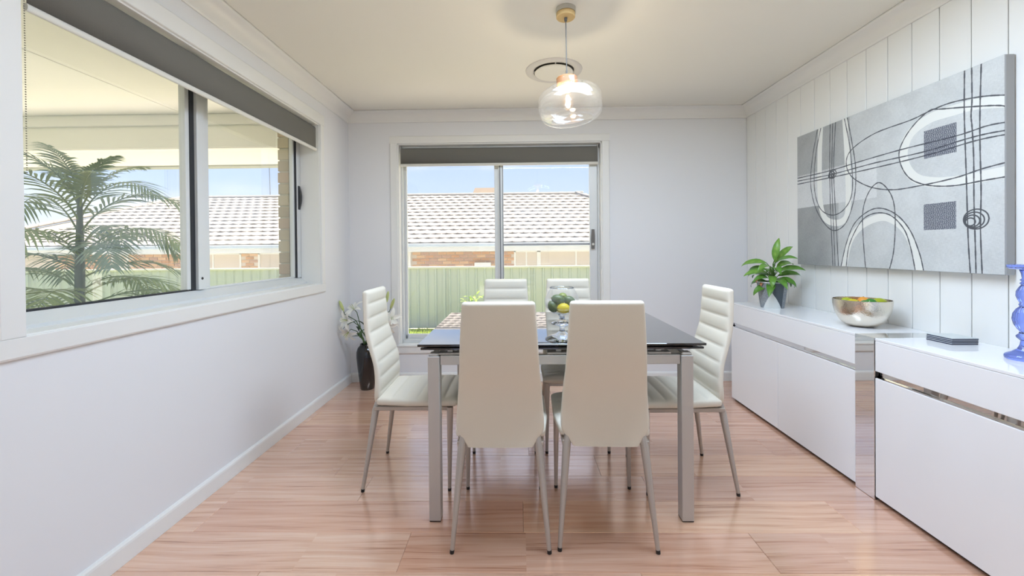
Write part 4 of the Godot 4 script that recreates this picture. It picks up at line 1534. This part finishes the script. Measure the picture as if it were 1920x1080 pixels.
	fruit("lime", "dark green lime at the lower left inside the glass goblet", gpos + V(-.042, .148, .016), V(.022, .026, .022), dk, Basis(Vector3.BACK, .5), .08)
	fruit("lemon", "bright yellow lemon low in the middle of the glass goblet", gpos + V(.004, .143, .038), V(.023, .027, .023), lem, Basis(Vector3.BACK, 1.5), .1)
	fruit("lime", "green lime on top at the left inside the glass goblet", gpos + V(-.018, .178, .012), V(.023, .029, .023), dk, Basis(Vector3.BACK, 1.3), .08)
	fruit("lime", "olive green lime behind the others in the glass goblet", gpos + V(.006, .183, -.026), V(.022, .027, .022), dk2, Basis(Vector3.RIGHT, 1.2), .08)
	fruit("lime", "green lime at the right inside the glass goblet", gpos + V(.034, .171, .008), V(.022, .027, .022), dk, Basis(Vector3.BACK, 1.0), .08)
	fruit("lemon", "small lemon at the lower right inside the glass goblet", gpos + V(.040, .137, -.014), V(.020, .024, .020), lem, Basis(Vector3.BACK, .4), .1)
	fruit("lemon", "lemon at the bottom back of the glass goblet", gpos + V(-.008, .138, -.034), V(.021, .025, .021), lem, Basis(Vector3.RIGHT, 1.0), .1)


func fruit(called: String, label: String, at: Vector3, r: Vector3, m: Material, basis: Basis, tip: float) -> void:
	var t := thing(called, label, called, at)
	var b := MB.new()
	b.sphere(Vector3.ZERO, r, 24, 16, basis, tip)
	part("peel", b.done(), m, t)
	var s := MB.new()
	s.sphere(basis * V(0, r.y * (1 + tip), 0), Vector3.ONE * .0022, 8, 6)
	part("stem_end", s.done(), mat("stem_end", rgb(120, 110, 60), 0.8), t)


# ---------------------------------------------------------------- vase with lilies in the corner
func vase_and_lilies() -> void:
	var at := V(-1.287, 0, -3.425)
	var va := thing("floor_vase", "tall glossy black vase on the floor in the left back corner", "vase", at)
	var b := MB.new()
	b.lathe([Vector2(0, 0), Vector2(.054, 0), Vector2(.057, .004), Vector2(.066, .08), Vector2(.078, .18), Vector2(.086, .27), Vector2(.085, .315), Vector2(.074, .348), Vector2(.058, .366), Vector2(.054, .374), Vector2(.056, .379), Vector2(.052, .381), Vector2(.048, .374), Vector2(.050, .36), Vector2(.066, .34), Vector2(.076, .31), Vector2(.070, .2), Vector2(.05, .02), Vector2(0, .02)], 48)
	part("body", b.done(), M.black_ceramic, va)
	var petal := mat("lily_petal", rgb(246, 244, 236), 0.5)
	petal.backlight_enabled = true
	petal.backlight = Color(.35, .35, .3)
	var green := mat("lily_green", rgb(66, 92, 48), 0.5)
	var bud := mat("lily_bud", rgb(190, 200, 130), 0.5)
	var pm := leaf_mesh(.105, .036, 1.5, .3)
	var lm := leaf_mesh(.15, .030, .8, .25)
	var bm := MB.new()
	bm.sphere(V(0, .045, 0), V(.013, .05, .013), 12, 10)
	var budm := bm.done()
	# head place, direction the bloom faces, bud or bloom, words
	var heads := [
		[V(-1.395, .60, -3.30), V(-.5, .1, .8), 1, "open white lily at the left of the black vase, facing the room"],
		[V(-1.385, .665, -3.42), V(-.3, .6, .4), 1, "upper white lily at the left of the black vase, half hidden by the chair"],
		[V(-1.40, .50, -3.33), V(-.2, -.5, .8), 1, "drooping white lily at the left of the black vase"],
		[V(-1.455, .665, -3.36), V(-.35, 1, .1), 0, "pale green lily bud at the far left of the black vase"],
		[V(-1.065, .60, -3.36), V(.5, .2, .8), 1, "open white lily at the right of the black vase, beside the window"],
		[V(-1.085, .55, -3.32), V(.35, -.45, .8), 1, "lower white lily at the right of the black vase"],
		[V(-1.115, .73, -3.42), V(.2, 1, .1), 0, "tall green lily bud at the right of the black vase"],
		[V(-1.075, .68, -3.40), V(.45, 1, .2), 0, "pale lily bud leaning right above the black vase"]]
	var k := 0
	for q in heads:
		var head: Vector3 = q[0]
		var dir: Vector3 = q[1].normalized()
		var t := thing("lily", q[3], "flower", at + V(0, .372, 0), 0.0, "lilies in the black vase")
		var o := t.position
		var st := MB.new()
		var foot := V(.02 * cos(k * 2.1), -.2, .02 * sin(k * 2.1))
		var mouth := V(.030 * cos(k * 2.1), 0.0, .030 * sin(k * 2.1))
		st.tube([foot, mouth, mouth.lerp(head - o, .55) + V(0, .05, 0), head - o - dir * .03, head - o], [.004, .004, .0035, .003, .003], 7)
		part("stem", st.done(), green, t)
		var side := dir.cross(Vector3.UP).normalized()
		var upv := side.cross(dir)
		if q[2] == 1:
			for i in 6:
				var a := TAU * i / 6 + k
				var out := side * cos(a) + upv * sin(a)
				var z := (dir * .75 + out * (.75 if i % 2 else .85)).normalized()
				var yy := (dir - z * dir.dot(z)).normalized()
				part("petal", pm, petal, t, head - o, Basis(yy.cross(z), yy, z))
			var sm := MB.new()
			for i in 5:
				var a := TAU * i / 5
				sm.tube([head - o, head - o + dir * .06 + (side * cos(a) + upv * sin(a)) * .014], [.0014], 5)
			part("stamen", sm.done(), bud, t)
		else:
			part("bud", budm, bud, t, head - o, Basis(side, dir, side.cross(dir)))
		for i in 2:
			var az := k * 1.9 + i * 2.6 + .8
			var p := mouth.lerp(head - o, .3 + .3 * i) + V(0, .03, 0)
			part("leaf", lm, green, t, p, Basis(Vector3.UP, az) * Basis(Vector3.RIGHT, -.15 + .3 * i))
		k += 1


# ---------------------------------------------------------------- palm on the patio
func palm() -> void:
	var base := V(-2.51, -.10, -2.3)
	var t := thing("potted_palm", "tall palm with arching feathery fronds on the patio outside the left window", "palm", base)
	var pot := MB.new()
	pot.lathe([Vector2(0, 0), Vector2(.14, 0), Vector2(.15, .01), Vector2(.19, .34), Vector2(.20, .35), Vector2(.20, .38), Vector2(.18, .38), Vector2(.17, .34), Vector2(0, .34)], 40)
	part("pot", pot.done(), mat("palm_pot", rgb(120, 116, 112), 0.6), t)
	var tr := MB.new()
	tr.tube([V(0, .33, 0), V(.01, .6, 0), V(0, .9, .01), V(-.005, 1.2, 0), V(0, 1.61, 0)], [.030, .027, .024, .022, .010], 12)
	part("trunk", tr.done(), mat("palm_trunk", rgb(110, 122, 118), 0.7), t)
	var greens := []
	for c in [rgb(142, 162, 126), rgb(156, 172, 122), rgb(140, 160, 148)]:
		var m := mat("palm_leaf", c, 0.5, 0, 0.4)
		m.backlight_enabled = true
		m.backlight = Color(.2, .28, .12)
		greens.append(m)
	# azimuth in degrees (0 = away from the house wall), root height, rise, length, droop
	var fr := [[15, 1.38, 1.05, .78, 2.0], [0, 1.25, .75, .80, 1.7], [-30, 1.20, .7, .72, 1.8], [35, 1.12, .6, .72, 1.9], [10, 1.02, .6, .74, 1.7], [-15, .92, .5, .74, 1.5], [55, .95, .5, .68, 1.8], [5, .80, .5, .70, 1.5], [-40, .80, .45, .66, 1.6],
		[165, 1.36, 1.0, .72, 2.0], [195, 1.24, .8, .72, 1.9], [145, 1.12, .7, .70, 1.9], [180, 1.05, .65, .74, 1.8], [215, .98, .6, .70, 1.8], [170, .90, .5, .70, 1.5], [150, .80, .45, .66, 1.6], [190, .76, .4, .66, 1.4], [225, .82, .4, .62, 1.4],
		[90, 1.46, 1.15, .62, 2.0], [270, 1.44, 1.1, .62, 2.0], [115, 1.28, .85, .62, 2.1], [75, 1.24, .8, .62, 2.1], [285, 1.24, .8, .62, 2.1], [250, 1.16, .7, .62, 2.1], [95, 1.05, .5, .6, 1.9], [300, 1.0, .5, .62, 1.7], [265, .9, .45, .6, 1.6], [120, .82, .4, .6, 1.6],
		[60, 1.50, 1.3, .46, 1.3], [240, 1.52, 1.3, .44, 1.3], [150, 1.54, 1.15, .44, 1.4], [330, 1.52, 1.1, .46, 1.4], [175, 1.60, 1.25, .40, .9], [5, 1.60, 1.2, .40, 1.0]]
	var i := 0
	for q in fr:
		var az := deg_to_rad(q[0])
		var out := V(cos(az), 0, -sin(az))
		part("frond", frond_mesh(out, q[2], q[3] * (.80 if out.x > .6 else 1.0), q[4], i), greens[i % 3], t, V(0, q[1], 0))
		i += 1


func frond_mesh(out: Vector3, rise: float, length: float, droop: float, k: int) -> ArrayMesh:
	var b := MB.new()
	var n := 26
	var pts := [Vector3.ZERO]
	var dirs := []
	var ang := rise
	var p := Vector3.ZERO
	for i in n:
		var d := out * cos(ang) + Vector3.UP * sin(ang)
		dirs.append(d)
		p += d * (length / n)
		pts.append(p)
		ang -= droop / n * (.5 + 1.0 * i / n)
	dirs.append(dirs[-1])
	var rad := []
	for i in n + 1:
		rad.append(lerpf(.0055, .0012, float(i) / n))
	b.tube(pts, rad, 5)
	var r := RandomNumberGenerator.new()
	r.seed = 100 + k
	for i in range(5, n + 1):
		var t := float(i) / n
		var L := .26 * pow(sin(PI * clampf(.16 + .80 * t, 0, 1)), .7) * r.randf_range(.9, 1.1) * length / .7
		var d: Vector3 = dirs[i]
		var side := d.cross(Vector3.UP).normalized()
		var nrm := side.cross(d)
		for s in [-1.0, 1.0]:
			var lead: Vector3 = (d * lerpf(.55, 1.3, t) + side * s + nrm * r.randf_range(.0, .35)).normalized()
			var w := .0068
			var a: Vector3 = pts[i] if i < pts.size() else pts[-1]
			var across := lead.cross(nrm).normalized()
			var prev := []
			for j in 5:
				var u := j / 4.0
				var c := a + lead * (L * u) + Vector3.DOWN * (L * .38 * u * u)
				var hw: float = w * [.35, 1.0, .95, .6, .03][j]
				var row := [c - across * hw, c + Vector3.DOWN * hw * -.25, c + across * hw]
				if j:
					for e in 2:
						for v in [prev[e], prev[e + 1], row[e + 1], prev[e], row[e + 1], row[e]]:
							b.v(v, 0)
				prev = row
	return b.done()
